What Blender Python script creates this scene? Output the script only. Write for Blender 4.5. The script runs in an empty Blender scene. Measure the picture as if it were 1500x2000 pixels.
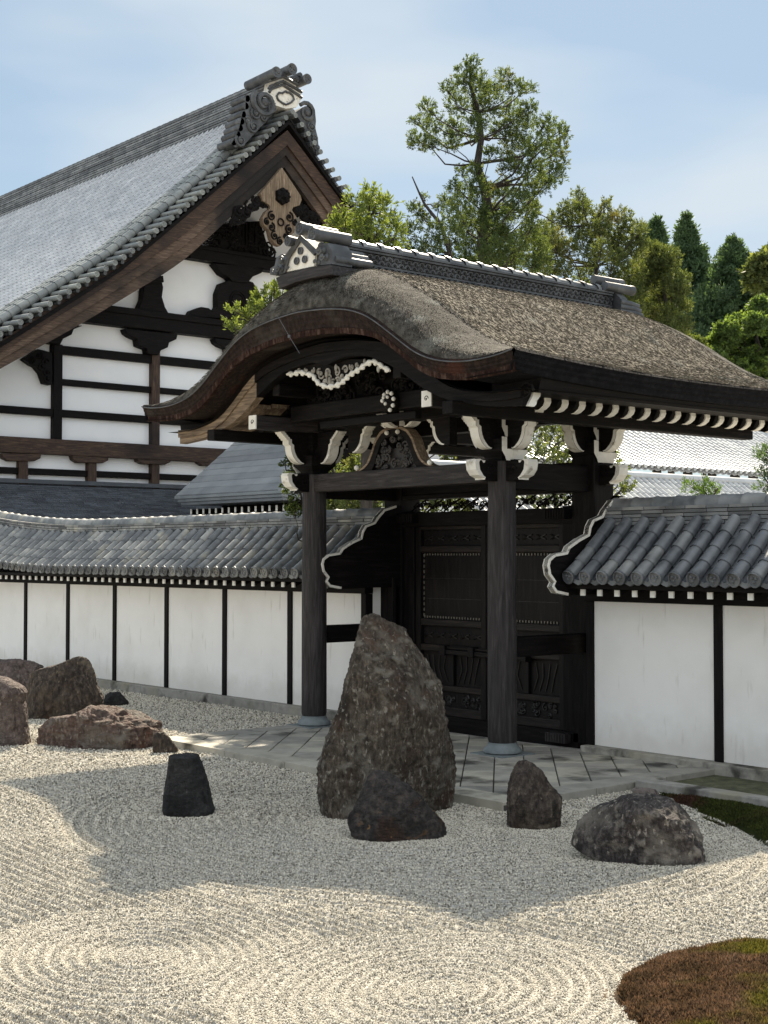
import bpy, bmesh, math, random
import numpy as np
from mathutils import Vector, noise as mnoise
random.seed(7); RNG = np.random.default_rng(7)
S = bpy.context.scene
COL = S.collection
PI = math.pi

# ------------------------------------------------------------------ camera
FPX = 2773.0; EYE = 2.3; HZ = 1085.0
pitch = math.atan((HZ-1000)/FPX); AZ = math.radians(139.8)
cam = bpy.data.cameras.new('camera'); camo = bpy.data.objects.new('camera', cam); COL.objects.link(camo)
cam.sensor_fit = 'HORIZONTAL'; cam.sensor_width = 36; cam.lens = 36*FPX/1500
cam.clip_start = .1; cam.clip_end = 3000
camo.location = (0, 0, EYE)
FW = np.array([math.cos(AZ)*math.cos(pitch), math.sin(AZ)*math.cos(pitch), math.sin(pitch)])
RT = np.array([math.sin(AZ), -math.cos(AZ), 0.0]); UP = np.cross(RT, FW); CC = np.array([0, 0, EYE])
camo.rotation_euler = Vector(FW).to_track_quat('-Z', 'Y').to_euler()
S.camera = camo
S.render.resolution_x = 768; S.render.resolution_y = 1024

# ------------------------------------------------------------------ sky, sun, exposure
SUN = Vector((-3.08, 3.45, 4.2)).normalized()
w = bpy.data.worlds.new('World'); S.world = w; w.use_nodes = True
nt = w.node_tree; nt.nodes.clear()
def WN(t, **k):
    n = nt.nodes.new(t)
    for a, b in k.items(): setattr(n, a, b)
    return n
sky = WN('ShaderNodeTexSky', sky_type='NISHITA', sun_disc=False)
sky.sun_elevation = math.asin(SUN.z); sky.sun_rotation = math.atan2(SUN.x, SUN.y)
sky.air_density = 1.0; sky.dust_density = 0.25; sky.ozone_density = 1.6
tc = WN('ShaderNodeTexCoord'); mp = WN('ShaderNodeMapping'); mp.inputs['Scale'].default_value = (1.6, 1.6, 5.5)
nz = WN('ShaderNodeTexNoise'); nz.inputs['Scale'].default_value = 1.7; nz.inputs['Detail'].default_value = 4; nz.inputs['Roughness'].default_value = .45
rp = WN('ShaderNodeValToRGB'); rp.color_ramp.elements[0].position = .43; rp.color_ramp.elements[1].position = .68
rp.color_ramp.elements[1].color = (.8, .8, .8, 1); rp.color_ramp.elements[0].color = (0, 0, 0, 1)
mx = WN('ShaderNodeMix', data_type='RGBA'); mx.inputs[7].default_value = (4.9, 5.4, 5.8, 1)
bg = WN('ShaderNodeBackground'); bg.inputs[1].default_value = .05
wo = WN('ShaderNodeOutputWorld')
L = nt.links.new
L(tc.outputs['Generated'], mp.inputs[0]); L(mp.outputs[0], nz.inputs['Vector']); L(nz.outputs[0], rp.inputs[0])
# veil dimming the blue, wisps on it, and the bank of unseen cloud added opposite the sun for fill light
veil = WN('ShaderNodeMix', data_type='RGBA'); veil.inputs[0].default_value = .72; veil.inputs[7].default_value = (2.85, 3.65, 4.25, 1)
dt = WN('ShaderNodeVectorMath', operation='DOT_PRODUCT'); dt.inputs[1].default_value = Vector((.72, -.62, .42)).normalized()
mk = WN('ShaderNodeMapRange'); mk.interpolation_type = 'SMOOTHSTEP'; mk.inputs[1].default_value = .1; mk.inputs[2].default_value = .65
nz2 = WN('ShaderNodeTexNoise'); nz2.inputs['Scale'].default_value = 2.6; nz2.inputs['Detail'].default_value = 5
mk2 = WN('ShaderNodeMapRange'); mk2.inputs[1].default_value = .3; mk2.inputs[2].default_value = .55; mk2.inputs[3].default_value = .35
mm_ = WN('ShaderNodeMath', operation='MULTIPLY'); fill_bank = WN('ShaderNodeMix', data_type='RGBA'); fill_bank.inputs[7].default_value = (8.6, 9.1, 9.6, 1)
L(sky.outputs[0], veil.inputs[6]); L(rp.outputs[0], mx.inputs[0]); L(veil.outputs[2], mx.inputs[6])
L(tc.outputs['Generated'], dt.inputs[0]); L(dt.outputs['Value'], mk.inputs[0]); L(tc.outputs['Generated'], nz2.inputs['Vector']); L(nz2.outputs[0], mk2.inputs[0])
L(mk.outputs[0], mm_.inputs[0]); L(mk2.outputs[0], mm_.inputs[1]); L(mm_.outputs[0], fill_bank.inputs[0]); L(mx.outputs[2], fill_bank.inputs[6]); L(fill_bank.outputs[2], bg.inputs[0]); L(bg.outputs[0], wo.inputs[0])
sl = bpy.data.lights.new('sun', 'SUN'); sl.energy = 4.6; sl.angle = math.radians(.55); sl.color = (1, .88, .70)
so = bpy.data.objects.new('sun', sl); COL.objects.link(so); so.location = (-20, 20, 40)
so.rotation_euler = SUN.to_track_quat('Z', 'Y').to_euler()
S.view_settings.view_transform = 'Standard'; S.view_settings.look = 'None'; S.view_settings.exposure = 1.6; S.view_settings.gamma = 1

# ------------------------------------------------------------------ measuring: a sight line met with a real plane of the place
def ray(u, v): return FW + RT*(u-750)/FPX - UP*(v-1000)/FPX
def on_z(u, v, z=0.): r = ray(u, v); return CC + r*(z-EYE)/r[2]
def on_y(u, v, y): r = ray(u, v); return CC + r*y/r[1]
def on_x(u, v, x): r = ray(u, v); return CC + r*x/r[0]
def Zm(s, ox, oy): return lambda *p: [(ox+a/s, oy+b/s) for a, b in p]
Z1 = Zm(2.0833, 0, 100); Z2 = Zm(2.4194, 280, 400); Z3 = Zm(2.1429, 800, 600); Z4 = Zm(2.4194, 0, 550)
Z6 = Zm(2.3437, 560, 1000); Z7 = Zm(3, 1000, 1100); Z8 = Zm(4.6875, 400, 100); Z9 = Zm(2.3437, 0, 1250)
Z10 = Zm(3.409, 860, 720); Z11 = Zm(3.75, 500, 780); Z12 = Zm(5.769, 560, 940); Z13 = Zm(1.744, 640, 90)

# ------------------------------------------------------------------ materials
def newmat(name):
    m = bpy.data.materials.new(name); m.use_nodes = True; t = m.node_tree; t.nodes.clear(); return m, t
def mat(name, cols, scale=5, detail=8, stretch=(1, 1, 1), rough=.7, bump=.3, bscale=None, bdist=.02, spec=.4,
        rnd=0.0, rndcols=None, stain=None, dist=0., vor=0., rough2=None, metal=0., trans=None, trcol=None, splash=None):
    """cols: colour stops picked by noise; rnd: per-face tone spread; stain: (colour, scale, low, high, stretch)"""
    m, t = newmat(name); N = t.nodes.new; K = t.links.new
    co = N('ShaderNodeTexCoord'); mpn = N('ShaderNodeMapping'); mpn.inputs['Scale'].default_value = stretch
    K(co.outputs['Object'], mpn.inputs[0])
    n = N('ShaderNodeTexNoise'); n.inputs['Scale'].default_value = scale; n.inputs['Detail'].default_value = detail
    n.inputs['Roughness'].default_value = .62; n.inputs['Distortion'].default_value = dist
    K(mpn.outputs[0], n.inputs['Vector'])
    r = N('ShaderNodeValToRGB'); e = r.color_ramp.elements
    while len(e) < len(cols): e.new(.5)
    for i, c in enumerate(cols):
        e[i].position = .28+.44*i/max(1, len(cols)-1); e[i].color = (*c, 1)
    K(n.outputs[0], r.inputs[0]); out = r.outputs[0]
    if stain:
        for st in (stain if isinstance(stain, list) else [stain]):
            c, sc, lo, hi, ss = st
            m2 = N('ShaderNodeMapping'); m2.inputs['Scale'].default_value = ss; K(co.outputs['Object'], m2.inputs[0])
            n2 = N('ShaderNodeTexNoise'); n2.inputs['Scale'].default_value = sc; n2.inputs['Detail'].default_value = 6
            K(m2.outputs[0], n2.inputs['Vector'])
            mr = N('ShaderNodeMapRange'); mr.inputs[1].default_value = lo; mr.inputs[2].default_value = hi; K(n2.outputs[0], mr.inputs[0])
            mm = N('ShaderNodeMix'); mm.data_type = 'RGBA'; mm.inputs[7].default_value = (*c, 1)
            K(mr.outputs[0], mm.inputs[0]); K(out, mm.inputs[6]); out = mm.outputs[2]
    if splash:   # soil splashed up the foot of the wall: (colour, height)
        sx = N('ShaderNodeSeparateXYZ'); K(co.outputs['Object'], sx.inputs[0])
        n4 = N('ShaderNodeTexNoise'); n4.inputs['Scale'].default_value = 5; n4.inputs['Detail'].default_value = 7; K(co.outputs['Object'], n4.inputs['Vector'])
        a4 = N('ShaderNodeMath'); a4.operation = 'MULTIPLY_ADD'; a4.inputs[1].default_value = -.5; K(n4.outputs[0], a4.inputs[0]); K(sx.outputs[2], a4.inputs[2])
        m4 = N('ShaderNodeMapRange'); m4.inputs[1].default_value = splash[1]-.25; m4.inputs[2].default_value = splash[1]-.55; m4.inputs[4].default_value = .32; K(a4.outputs[0], m4.inputs[0])
        mm = N('ShaderNodeMix'); mm.data_type = 'RGBA'; mm.inputs[7].default_value = (*splash[0], 1); K(m4.outputs[0], mm.inputs[0]); K(out, mm.inputs[6]); out = mm.outputs[2]
    if rnd or rndcols:
        at = N('ShaderNodeAttribute'); at.attribute_name = 'rnd'
        if rndcols:
            r3 = N('ShaderNodeValToRGB'); e3 = r3.color_ramp.elements
            while len(e3) < len(rndcols): e3.new(.5)
            for i, c in enumerate(rndcols):
                e3[i].position = i/max(1, len(rndcols)-1); e3[i].color = (*c, 1)
            K(at.outputs['Fac'], r3.inputs[0])
            mm = N('ShaderNodeMix'); mm.data_type = 'RGBA'; mm.blend_type = 'MULTIPLY'; mm.inputs[0].default_value = 1
            K(out, mm.inputs[6]); K(r3.outputs[0], mm.inputs[7]); out = mm.outputs[2]
        else:
            hs = N('ShaderNodeHueSaturation'); mr = N('ShaderNodeMapRange'); mr.inputs[3].default_value = 1-rnd; mr.inputs[4].default_value = 1+rnd
            K(at.outputs['Fac'], mr.inputs[0]); K(mr.outputs[0], hs.inputs['Value']); K(out, hs.inputs['Color']); out = hs.outputs[0]
    p = N('ShaderNodeBsdfPrincipled'); p.inputs['Roughness'].default_value = rough; p.inputs['Specular IOR Level'].default_value = spec
    p.inputs['Metallic'].default_value = metal
    K(out, p.inputs['Base Color'])
    if rough2 is not None:
        mr = N('ShaderNodeMapRange'); mr.inputs[3].default_value = rough; mr.inputs[4].default_value = rough2; K(n.outputs[0], mr.inputs[0]); K(mr.outputs[0], p.inputs['Roughness'])
    if bump:
        nb = n
        if bscale:
            nb = N('ShaderNodeTexNoise'); nb.inputs['Scale'].default_value = bscale; nb.inputs['Detail'].default_value = 8; nb.inputs['Roughness'].default_value = .65
            K(mpn.outputs[0], nb.inputs['Vector'])
        h = nb.outputs[0]
        if vor:
            vv = N('ShaderNodeTexVoronoi'); vv.inputs['Scale'].default_value = vor; K(mpn.outputs[0], vv.inputs['Vector'])
            ad = N('ShaderNodeMath'); ad.operation = 'ADD'; K(h, ad.inputs[0]); K(vv.outputs['Distance'], ad.inputs[1]); h = ad.outputs[0]
        b = N('ShaderNodeBump'); b.inputs['Strength'].default_value = bump; b.inputs['Distance'].default_value = bdist
        K(h, b.inputs['Height']); K(b.outputs[0], p.inputs['Normal'])
    o = N('ShaderNodeOutputMaterial'); sh = p.outputs[0]
    if trans:
        tr = N('ShaderNodeBsdfTranslucent'); K(out, tr.inputs[0])
        if trcol:
            mm = N('ShaderNodeMix'); mm.data_type = 'RGBA'; mm.blend_type = 'MULTIPLY'; mm.inputs[0].default_value = 1; mm.inputs[7].default_value = (*trcol, 1)
            K(out, mm.inputs[6]); K(mm.outputs[2], tr.inputs[0])
        ms = N('ShaderNodeMixShader'); ms.inputs[0].default_value = trans; K(p.outputs[0], ms.inputs[1]); K(tr.outputs[0], ms.inputs[2]); sh = ms.outputs[0]
    K(sh, o.inputs[0])
    return m
def wood(name, cols, rough=.6, stain=None, bump=.35, spec=.3):
    d = {}
    for ax, st in (('x', (1.2, 14, 14)), ('y', (14, 1.2, 14)), ('z', (14, 14, 1.2))):
        d[ax] = mat(name+'_'+ax, cols, scale=2.2, detail=8, stretch=st, rough=rough, bump=bump, bdist=.012, dist=.6, spec=spec, stain=stain)
    return d
DW = wood('dark_wood', [(.0022, .002, .002), (.0055, .0045, .0045), (.014, .0115, .011)], spec=.1)
CWd = wood('weathered_column_wood', [(.011, .0098, .0098), (.028, .0245, .0245), (.062, .056, .056)], rough=.62, spec=.2, bump=.6)
BW = wood('brown_wood', [(.014, .008, .006), (.045, .026, .018), (.11, .07, .045)], rough=.65, bump=.6, stain=((.008, .005, .005), .35, .5, .66, (1, 1, 1)))
PW = wood('pale_weathered_wood', [(.05, .034, .024), (.17, .125, .085), (.33, .25, .17)], rough=.75, bump=.7)
OW = wood('old_brown_wood', [(.03, .02, .014), (.10, .066, .047), (.2, .142, .102)], rough=.7, bump=.7, stain=((.012, .009, .008), .4, .46, .64, (1, 1, 1)))
WHITE = mat('white_painted_edge', [(.58, .565, .51), (.76, .75, .7)], scale=6, rough=.8, bump=.15, stain=((.22, .19, .14), 9, .58, .75, (1, 1, 1)))
WOLD = mat('flaking_white_edge', [(.6, .57, .5), (.78, .76, .7)], scale=8, rough=.85, bump=.4, stain=((.16, .15, .13), 9, .6, .7, (1, 1, 1)))
PLAST = mat('white_plaster', [(.72, .71, .68), (.78, .77, .74), (.81, .80, .77)], scale=.9, rough=.9, bump=.12, bscale=45, bdist=.004, spec=.15,
            stain=[((.62, .60, .55), 1.1, .5, .95, (1, 1, 1)), ((.5, .48, .43), 3.2, .62, .8, (3, 3, .5))], splash=((.42, .39, .33), .55))
PLASTK = mat('blue_white_plaster', [(.72, .74, .76), (.8, .81, .82)], scale=.8, rough=.9, bump=.08, bscale=12, bdist=.01, spec=.15)
TILE = mat('grey_roof_tile', [(.055, .062, .066), (.12, .127, .132), (.21, .215, .215)], scale=3.5, rough=.34, rough2=.6, bump=.25, bscale=22, bdist=.006, spec=.55,
           rndcols=[(.35, .35, .36), (.95, .95, .95), (1.2, 1.19, 1.15), (1.8, 1.74, 1.6)], stain=((.26, .25, .21), 2.3, .56, .72, (1, 1, 1)))
TILEN = mat('blue_grey_roof_tile', [(.05, .056, .062), (.10, .108, .116), (.15, .158, .165)], scale=3, rough=.3, rough2=.55, bump=.2, bscale=20, bdist=.006, spec=.55,
            rndcols=[(.4, .41, .43), (.95, .96, .98), (1.2, 1.19, 1.17), (1.9, 1.8, 1.65)], stain=((.03, .032, .034), 2.4, .55, .72, (1, 1, 1)))
TILEK = mat('silver_sheen_tile', [(.26, .275, .29), (.36, .375, .39), (.46, .475, .485)], scale=2, rough=.3, rough2=.45, bump=.2, bscale=9, bdist=.01, spec=.6,
            rndcols=[(.16, .165, .17), (1, 1, 1), (1.1, 1.1, 1.1), (1.2, 1.2, 1.2)])  # backlit sheen put into the base tone, shade between rows into the low stop
TILER = mat('grey_stacked_ridge_tile', [(.07, .075, .08), (.13, .137, .142), (.2, .205, .21)], scale=3, rough=.5, bump=.3, bscale=8, bdist=.02, spec=.45, rndcols=[(.6, .6, .62), (1, 1, 1), (1.5, 1.5, 1.5)])
TILEG = mat('green_grey_verge_tile', [(.14, .15, .148), (.22, .235, .23), (.31, .325, .315)], scale=2, rough=.5, bump=.3, bscale=8, bdist=.01, spec=.4,
            rndcols=[(.7, .72, .74), (1, 1, 1), (1.2, 1.2, 1.15)])
TILED = mat('dark_ridge_tile', [(.02, .022, .025), (.05, .053, .057), (.10, .105, .11)], scale=4, rough=.4, rough2=.65, bump=.3, bscale=15, bdist=.01, spec=.5,
            rndcols=[(.7, .7, .72), (1, 1, 1), (1.4, 1.4, 1.4)])
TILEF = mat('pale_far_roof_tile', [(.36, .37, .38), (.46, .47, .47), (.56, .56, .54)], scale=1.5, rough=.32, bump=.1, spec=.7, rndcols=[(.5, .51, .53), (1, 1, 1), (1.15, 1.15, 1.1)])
SHING = mat('slate_shingle', [(.045, .053, .064), (.08, .09, .105)], scale=3, rough=.6, bump=.2, spec=.35, rndcols=[(.7, .7, .72), (1, 1, 1), (1.3, 1.3, 1.3)])
COPPER = mat('blue_grey_sheet_roof', [(.13, .148, .162), (.19, .208, .222), (.24, .256, .268)], scale=1.6, rough=.33, bump=.1, spec=.5, rndcols=[(.8, .8, .82), (1, 1, 1), (1.2, 1.2, 1.2)])
BARK = mat('cypress_bark_thatch', [(.075, .066, .054), (.118, .104, .083), (.16, .14, .11), (.20, .176, .138)], scale=14, rough=.9, bump=.9, bscale=30, bdist=.018, spec=.12,
           stretch=(.5, 1.8, .5), rndcols=[(.78, .77, .76), (.94, .93, .9), (1.06, 1.03, .98), (1.3, 1.24, 1.15)],
           stain=[((.075, .068, .06), .9, .52, .95, (1, 1, 1)), ((.15, .155, .14), 2.6, .58, .8, (1, 1, 1))])
BANDD = mat('black_bark_edge', [(.004, .004, .005), (.009, .009, .011), (.02, .019, .02)], scale=16, rough=.9, bump=1, bscale=75, bdist=.02, spec=.08)
FRNG = mat('frayed_bark_fringe', [(.008, .004, .004), (.024, .011, .008), (.09, .06, .048)], scale=22, rough=.9, bump=1, bscale=90, bdist=.012, spec=.1, stretch=(1, 1, .25))
BARKM = mat('shaded_mossy_bark', [(.022, .02, .0175), (.05, .046, .041), (.085, .079, .071), (.13, .122, .11)], scale=11, rough=.95, bump=1, bscale=40, bdist=.03, spec=.1, rndcols=[(.35, .35, .35), (.85, .85, .83), (1.25, 1.25, 1.18), (2.6, 2.55, 2.35)],
            stain=[((.15, .15, .138), 3.2, .56, .7, (1, 1, 1)), ((.02, .019, .016), 1.4, .55, .8, (1, 1, 1))])  # moss and lichen tone, darkened further for the roll's unlit face
BAND = mat('cut_bark_edge', [(.009, .007, .007), (.024, .016, .013), (.055, .034, .027)], scale=16, rough=.9, bump=1, bscale=75, bdist=.025, spec=.15,
           stain=[((.10, .032, .018), .8, .62, .76, (1, 1, 2)), ((.075, .065, .055), 1.3, .58, .74, (1, 1, 1))], stretch=(1.6, 1.6, .8))
STONE = mat('granite', [(.17, .165, .15), (.26, .25, .225), (.33, .32, .29)], scale=7, rough=.85, bump=.4, bscale=60, bdist=.006, spec=.2,
            stain=[((.05, .048, .042), 2.6, .56, .68, (1, 1, 1)), ((.27, .25, .18), 1.5, .55, .75, (1, 1, 1))], rndcols=[(.75, .76, .75), (1, 1, 1), (1.15, 1.13, 1.08)])
SLAB = mat('paving_slab', [(.21, .20, .175), (.30, .285, .25), (.37, .355, .31)], scale=3, rough=.8, bump=.35, bscale=50, bdist=.005, spec=.25,
           stain=((.06, .058, .05), 2.2, .55, .68, (1, 1, 1)), rndcols=[(.7, .72, .72), (1, 1, 1), (1.2, 1.18, 1.1)])
BASEST = mat('blue_grey_base_stone', [(.10, .12, .125), (.19, .215, .22)], scale=6, rough=.7, bump=.3, bscale=40, bdist=.005)
JOINT = mat('joint_mortar', [(.035, .034, .03), (.07, .066, .055)], scale=12, rough=.95, bump=.3)

# ------------------------------------------------------------------ mesh building
BASE = {}
class MB:
    def __init__(s): s.v = []; s.f = []; s.r = []; s.m = []
    def add(s, verts, faces, rnd=.5, mi=0):
        o = len(s.v); s.v.extend([tuple(map(float, p)) for p in verts])
        for f in faces: s.f.append([i+o for i in f]); s.r.append(rnd); s.m.append(mi)
    def box(s, x0, x1, y0, y1, z0, z1, rnd=.5, mi=0):
        s.add([(x0, y0, z0), (x1, y0, z0), (x1, y1, z0), (x0, y1, z0), (x0, y0, z1), (x1, y0, z1), (x1, y1, z1), (x0, y1, z1)],
              [(3, 2, 1, 0), (4, 5, 6, 7), (0, 1, 5, 4), (1, 2, 6, 5), (2, 3, 7, 6), (3, 0, 4, 7)], rnd, mi)
    def prism(s, pts, vec, rnd=.5, mi=0):
        n = len(pts); v = Vector(vec); a = [Vector(p) for p in pts]
        nr = Vector((0, 0, 0))
        for i in range(n): nr += (a[i]-a[0]).cross(a[(i+1) % n]-a[0])
        if nr.dot(v) > 0: a = a[::-1]
        s.add(a+[p+v for p in a], [tuple(range(n)), tuple(range(2*n-1, n-1, -1))]+[(i, i+n, (i+1) % n+n, (i+1) % n) for i in range(n)], rnd, mi)
    def ring(s, rings, caps=True, closed=True, rnd=.5, mi=0):
        n = len(rings[0]); k = len(rings); vs = [p for r in rings for p in r]; fs = []
        for a in range(k-1):
            for i in range(n if closed else n-1):
                j = (i+1) % n; fs.append((a*n+i, a*n+j, (a+1)*n+j, (a+1)*n+i))
        if caps and closed: fs.append(tuple(range(n-1, -1, -1))); fs.append(tuple((k-1)*n+i for i in range(n)))
        s.add(vs, fs, rnd, mi)
    def tube(s, pts, rad, seg=8, caps=True, rnd=.5, mi=0, up=None):
        P = [Vector(p) for p in pts]; n = len(P); R = rad if hasattr(rad, '__len__') else [rad]*n; rings = []
        u = None
        for i in range(n):
            t = (P[min(i+1, n-1)]-P[max(i-1, 0)])
            if t.length < 1e-9: t = Vector((0, 0, 1))
            t.normalize()
            if u is None:
                u = t.cross(Vector((0, 0, 1)) if abs(t.z) < .9 else Vector((1, 0, 0)))
            u = (u - t*u.dot(t)).normalized(); w_ = t.cross(u)
            rings.append([P[i]+(u*math.cos(2*PI*k/seg)+w_*math.sin(2*PI*k/seg))*R[i] for k in range(seg)])
        s.ring(rings, caps, True, rnd, mi)
    def lathe(s, c, prof, seg=24, rnd=.5, mi=0):
        s.ring([[(c[0]+r*math.cos(2*PI*k/seg), c[1]+r*math.sin(2*PI*k/seg), c[2]+z) for k in range(seg)] for r, z in prof], True, True, rnd, mi)
    def spiral(s, c, A, B, r, turns=1.6, th=.02, flip=1, start=0, seg=5, n=18, rnd=.5, mi=0, nose=True):
        """scroll of tube in the plane spanned by A and B"""
        c, A, B = Vector(c), Vector(A), Vector(B); pts = []; rr = []
        for i in range(n):
            t = i/(n-1); a = start+flip*t*turns*2*PI; q = r*(1-.86*t)
            pts.append(c+A*q*math.cos(a)+B*q*math.sin(a)); rr.append(th*(1-.35*t))
        s.tube(pts, rr, seg, True, rnd, mi)
        if nose: s.ball(c, th*1.5, rnd=rnd, mi=mi)
    def ball(s, c, r, seg=8, rnd=.5, mi=0, sc=(1, 1, 1)):
        s.ring([[(c[0]+sc[0]*r*math.sin(a)*math.cos(2*PI*k/seg), c[1]+sc[1]*r*math.sin(a)*math.sin(2*PI*k/seg), c[2]-sc[2]*r*math.cos(a)) for k in range(seg)]
                for a in [PI*(i+.15)/5.3 for i in range(6)]], True, True, rnd, mi)
    def build(s, name, mats, parent=None, base=None, smooth=None, bev=0, fixn=False):
        me = bpy.data.meshes.new(name)
        b = BASE[parent.name] if parent else Vector(base or (0, 0, 0))
        me.from_pydata([(p[0]-b.x, p[1]-b.y, p[2]-b.z) for p in s.v], [], s.f)
        for mm in (mats if isinstance(mats, (list, tuple)) else [mats]): me.materials.append(mm)
        me.polygons.foreach_set('material_index', s.m)
        at = me.attributes.new('rnd', 'FLOAT', 'FACE'); at.data.foreach_set('value', np.array(s.r, dtype=np.float32))
        if fixn:
            bm = bmesh.new(); bm.from_mesh(me); bmesh.ops.recalc_face_normals(bm, faces=bm.faces); bm.to_mesh(me); bm.free()
        me.update()
        if smooth is not None:
            me.polygons.foreach_set('use_smooth', [True]*len(s.f)); me.set_sharp_from_angle(angle=math.radians(smooth))
        o = bpy.data.objects.new(name, me); COL.objects.link(o)
        if parent: o.parent = parent; BASE[o.name] = b
        else: o.location = b; BASE[o.name] = b
        if bev:
            md = o.modifiers.new('bevel', 'BEVEL'); md.width = bev; md.segments = 2; md.limit_method = 'ANGLE'; md.angle_limit = math.radians(45)
        return o
def thing(name, label, cat, loc=(0, 0, 0), group=None):
    o = bpy.data.objects.new(name, None); COL.objects.link(o); o.location = loc; o.empty_display_size = .2
    BASE[o.name] = Vector(loc); return tag(o, label, cat, group)
def tag(o, label=None, cat=None, group=None, kind=None):
    if label: o['label'] = label
    if cat: o['category'] = cat
    if group: o['group'] = group
    if kind: o['kind'] = kind
    return o
def copy_part(o, parent, offset):
    c = o.copy(); COL.objects.link(c); c.parent = parent; c.location = Vector(o.location)+Vector(offset); return c
def fast(name, V, F, m, parent=None, base=(0, 0, 0), rnd=None, smooth=False):
    """quad mesh straight from arrays"""
    me = bpy.data.meshes.new(name); b = BASE[parent.name] if parent else Vector(base)
    V = np.asarray(V, dtype=np.float32)-np.array(b, dtype=np.float32); F = np.asarray(F, dtype=np.int32); k = F.shape[1]
    me.vertices.add(len(V)); me.vertices.foreach_set('co', V.ravel())
    me.loops.add(F.size); me.loops.foreach_set('vertex_index', F.ravel())
    me.polygons.add(len(F)); me.polygons.foreach_set('loop_start', np.arange(0, F.size, k, dtype=np.int32))
    if smooth: me.polygons.foreach_set('use_smooth', np.ones(len(F), dtype=bool))
    me.materials.append(m)
    if rnd is not None:
        at = me.attributes.new('rnd', 'FLOAT', 'FACE'); at.data.foreach_set('value', np.asarray(rnd, dtype=np.float32))
    me.update(calc_edges=True); me.validate()
    o = bpy.data.objects.new(name, me); COL.objects.link(o)
    if parent: o.parent = parent
    else: o.location = b
    BASE[o.name] = b; return o
def fbm2(x, y, seed=0, octv=4, lac=2.0, gain=.5):
    """value noise on arrays"""
    out = np.zeros_like(x); amp = 1.; tot = 0
    for k in range(octv):
        xi = np.floor(x).astype(np.int64); yi = np.floor(y).astype(np.int64); fx = x-xi; fy = y-yi
        fx = fx*fx*(3-2*fx); fy = fy*fy*(3-2*fy)
        def h(a, b):
            n = (a*374761393+b*668265263+(seed+k)*974634777) & 0xffffffff; n = ((n ^ (n >> 13))*1274126177) & 0xffffffff
            return ((n ^ (n >> 16)) & 0xffff)/65535.
        v = (h(xi, yi)*(1-fx)+h(xi+1, yi)*fx)*(1-fy)+(h(xi, yi+1)*(1-fx)+h(xi+1, yi+1)*fx)*fy
        out += amp*v; tot += amp; amp *= gain; x = x*lac; y = y*lac
    return out/tot

# ================================================================== GROUND
PAV = (-15.05, -9.1, 9.1, 12.2)        # paved apron x0 x1 y0 y1
RC = [(-9.6, 8.2), (-16.2, 8.9)]       # centres the rake circles round
SWIRL = [(*on_z(275, 1862)[:2], 1.0), (*on_z(860, 1930)[:2], 1.15)]
RSPOT = [(*on_z(u, v)[:2], r+.16) for u, v, r in ((765, 1568, .78), (780, 1615, .55), (1042, 1600, .38), (1245, 1650, .66), (370, 1575, .38), (25, 1440, .55), (128, 1390, .8), (130, 1440, .6), (220, 1440, .75), (325, 1465, .3), (225, 1370, .3), (30, 1345, .6))]
def height(x, y):
    d1 = np.hypot((x+9.3)*.8, y-8.0); lam = .098
    wob = .05*(fbm2(x*.9, y*.9, 5, 2)-.5)
    lines = y+wob+.06*np.sin(x*.55)
    circ = d1+wob
    k = np.clip((d1-2.6)/.25, 0, 1)
    hgt = np.sin(2*PI*lines/lam)*k+np.sin(2*PI*circ/lam)*(1-k)
    for (cx, cy, R_) in SWIRL:
        d2 = np.hypot(x-cx, y-cy); k2 = np.clip((d2-R_)/.12, 0, 1); hgt = hgt*k2+np.sin(2*PI*(d2*(1+.12*np.sin(np.arctan2(y-cy, x-cx)*2+cx))+wob*1.8)/lam)*(1-k2)*np.clip(d2/.15-.5, 0, 1)*(.3+.55*fbm2(x*1.6+3, y*1.6, 21, 2))
    soft = .6+.4*np.clip((fbm2(x*1.1, y*1.1, 9, 3)-.3)*3, 0, 1)
    for (cx, cy, R_) in RSPOT: soft = soft*np.clip((np.hypot(x-cx, y-cy)-R_)/.22, 0, 1)
    return .021*hgt*soft+.05*(fbm2(x*.45, y*.45, 2, 2)-.5)*np.clip((9.5-y)/3, 0, 1)
GR = mat('gravel_bed', [(.20, .19, .165), (.33, .315, .28), (.46, .44, .40)], scale=55, detail=5, rough=.9, bump=.8, bscale=75, bdist=.012, spec=.2)
def axis(lo, hi, st, far): return np.concatenate([-np.geomspace(far, 1, 14)+lo, np.arange(lo, hi, st), hi+np.geomspace(1, far, 14)])
xs = axis(-21.5, -3.4, .026, 500); ys = axis(1.6, 12.2, .019, 500)
X, Y = np.meshgrid(xs, ys)
inn = (X > -21.5) & (X < -3.4) & (Y > 1.6) & (Y < 12.2)
Zg = np.where(inn, height(X, Y), 0)
nx, ny = len(xs), len(ys); idx = np.arange(nx*ny).reshape(ny, nx)
Fq = np.stack([idx[:-1, :-1], idx[:-1, 1:], idx[1:, 1:], idx[1:, :-1]], -1).reshape(-1, 4)
gnd = fast('gravel_ground', np.stack([X, Y, Zg], -1).reshape(-1, 3), Fq, GR, smooth=True)
tag(gnd, kind='structure')
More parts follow.
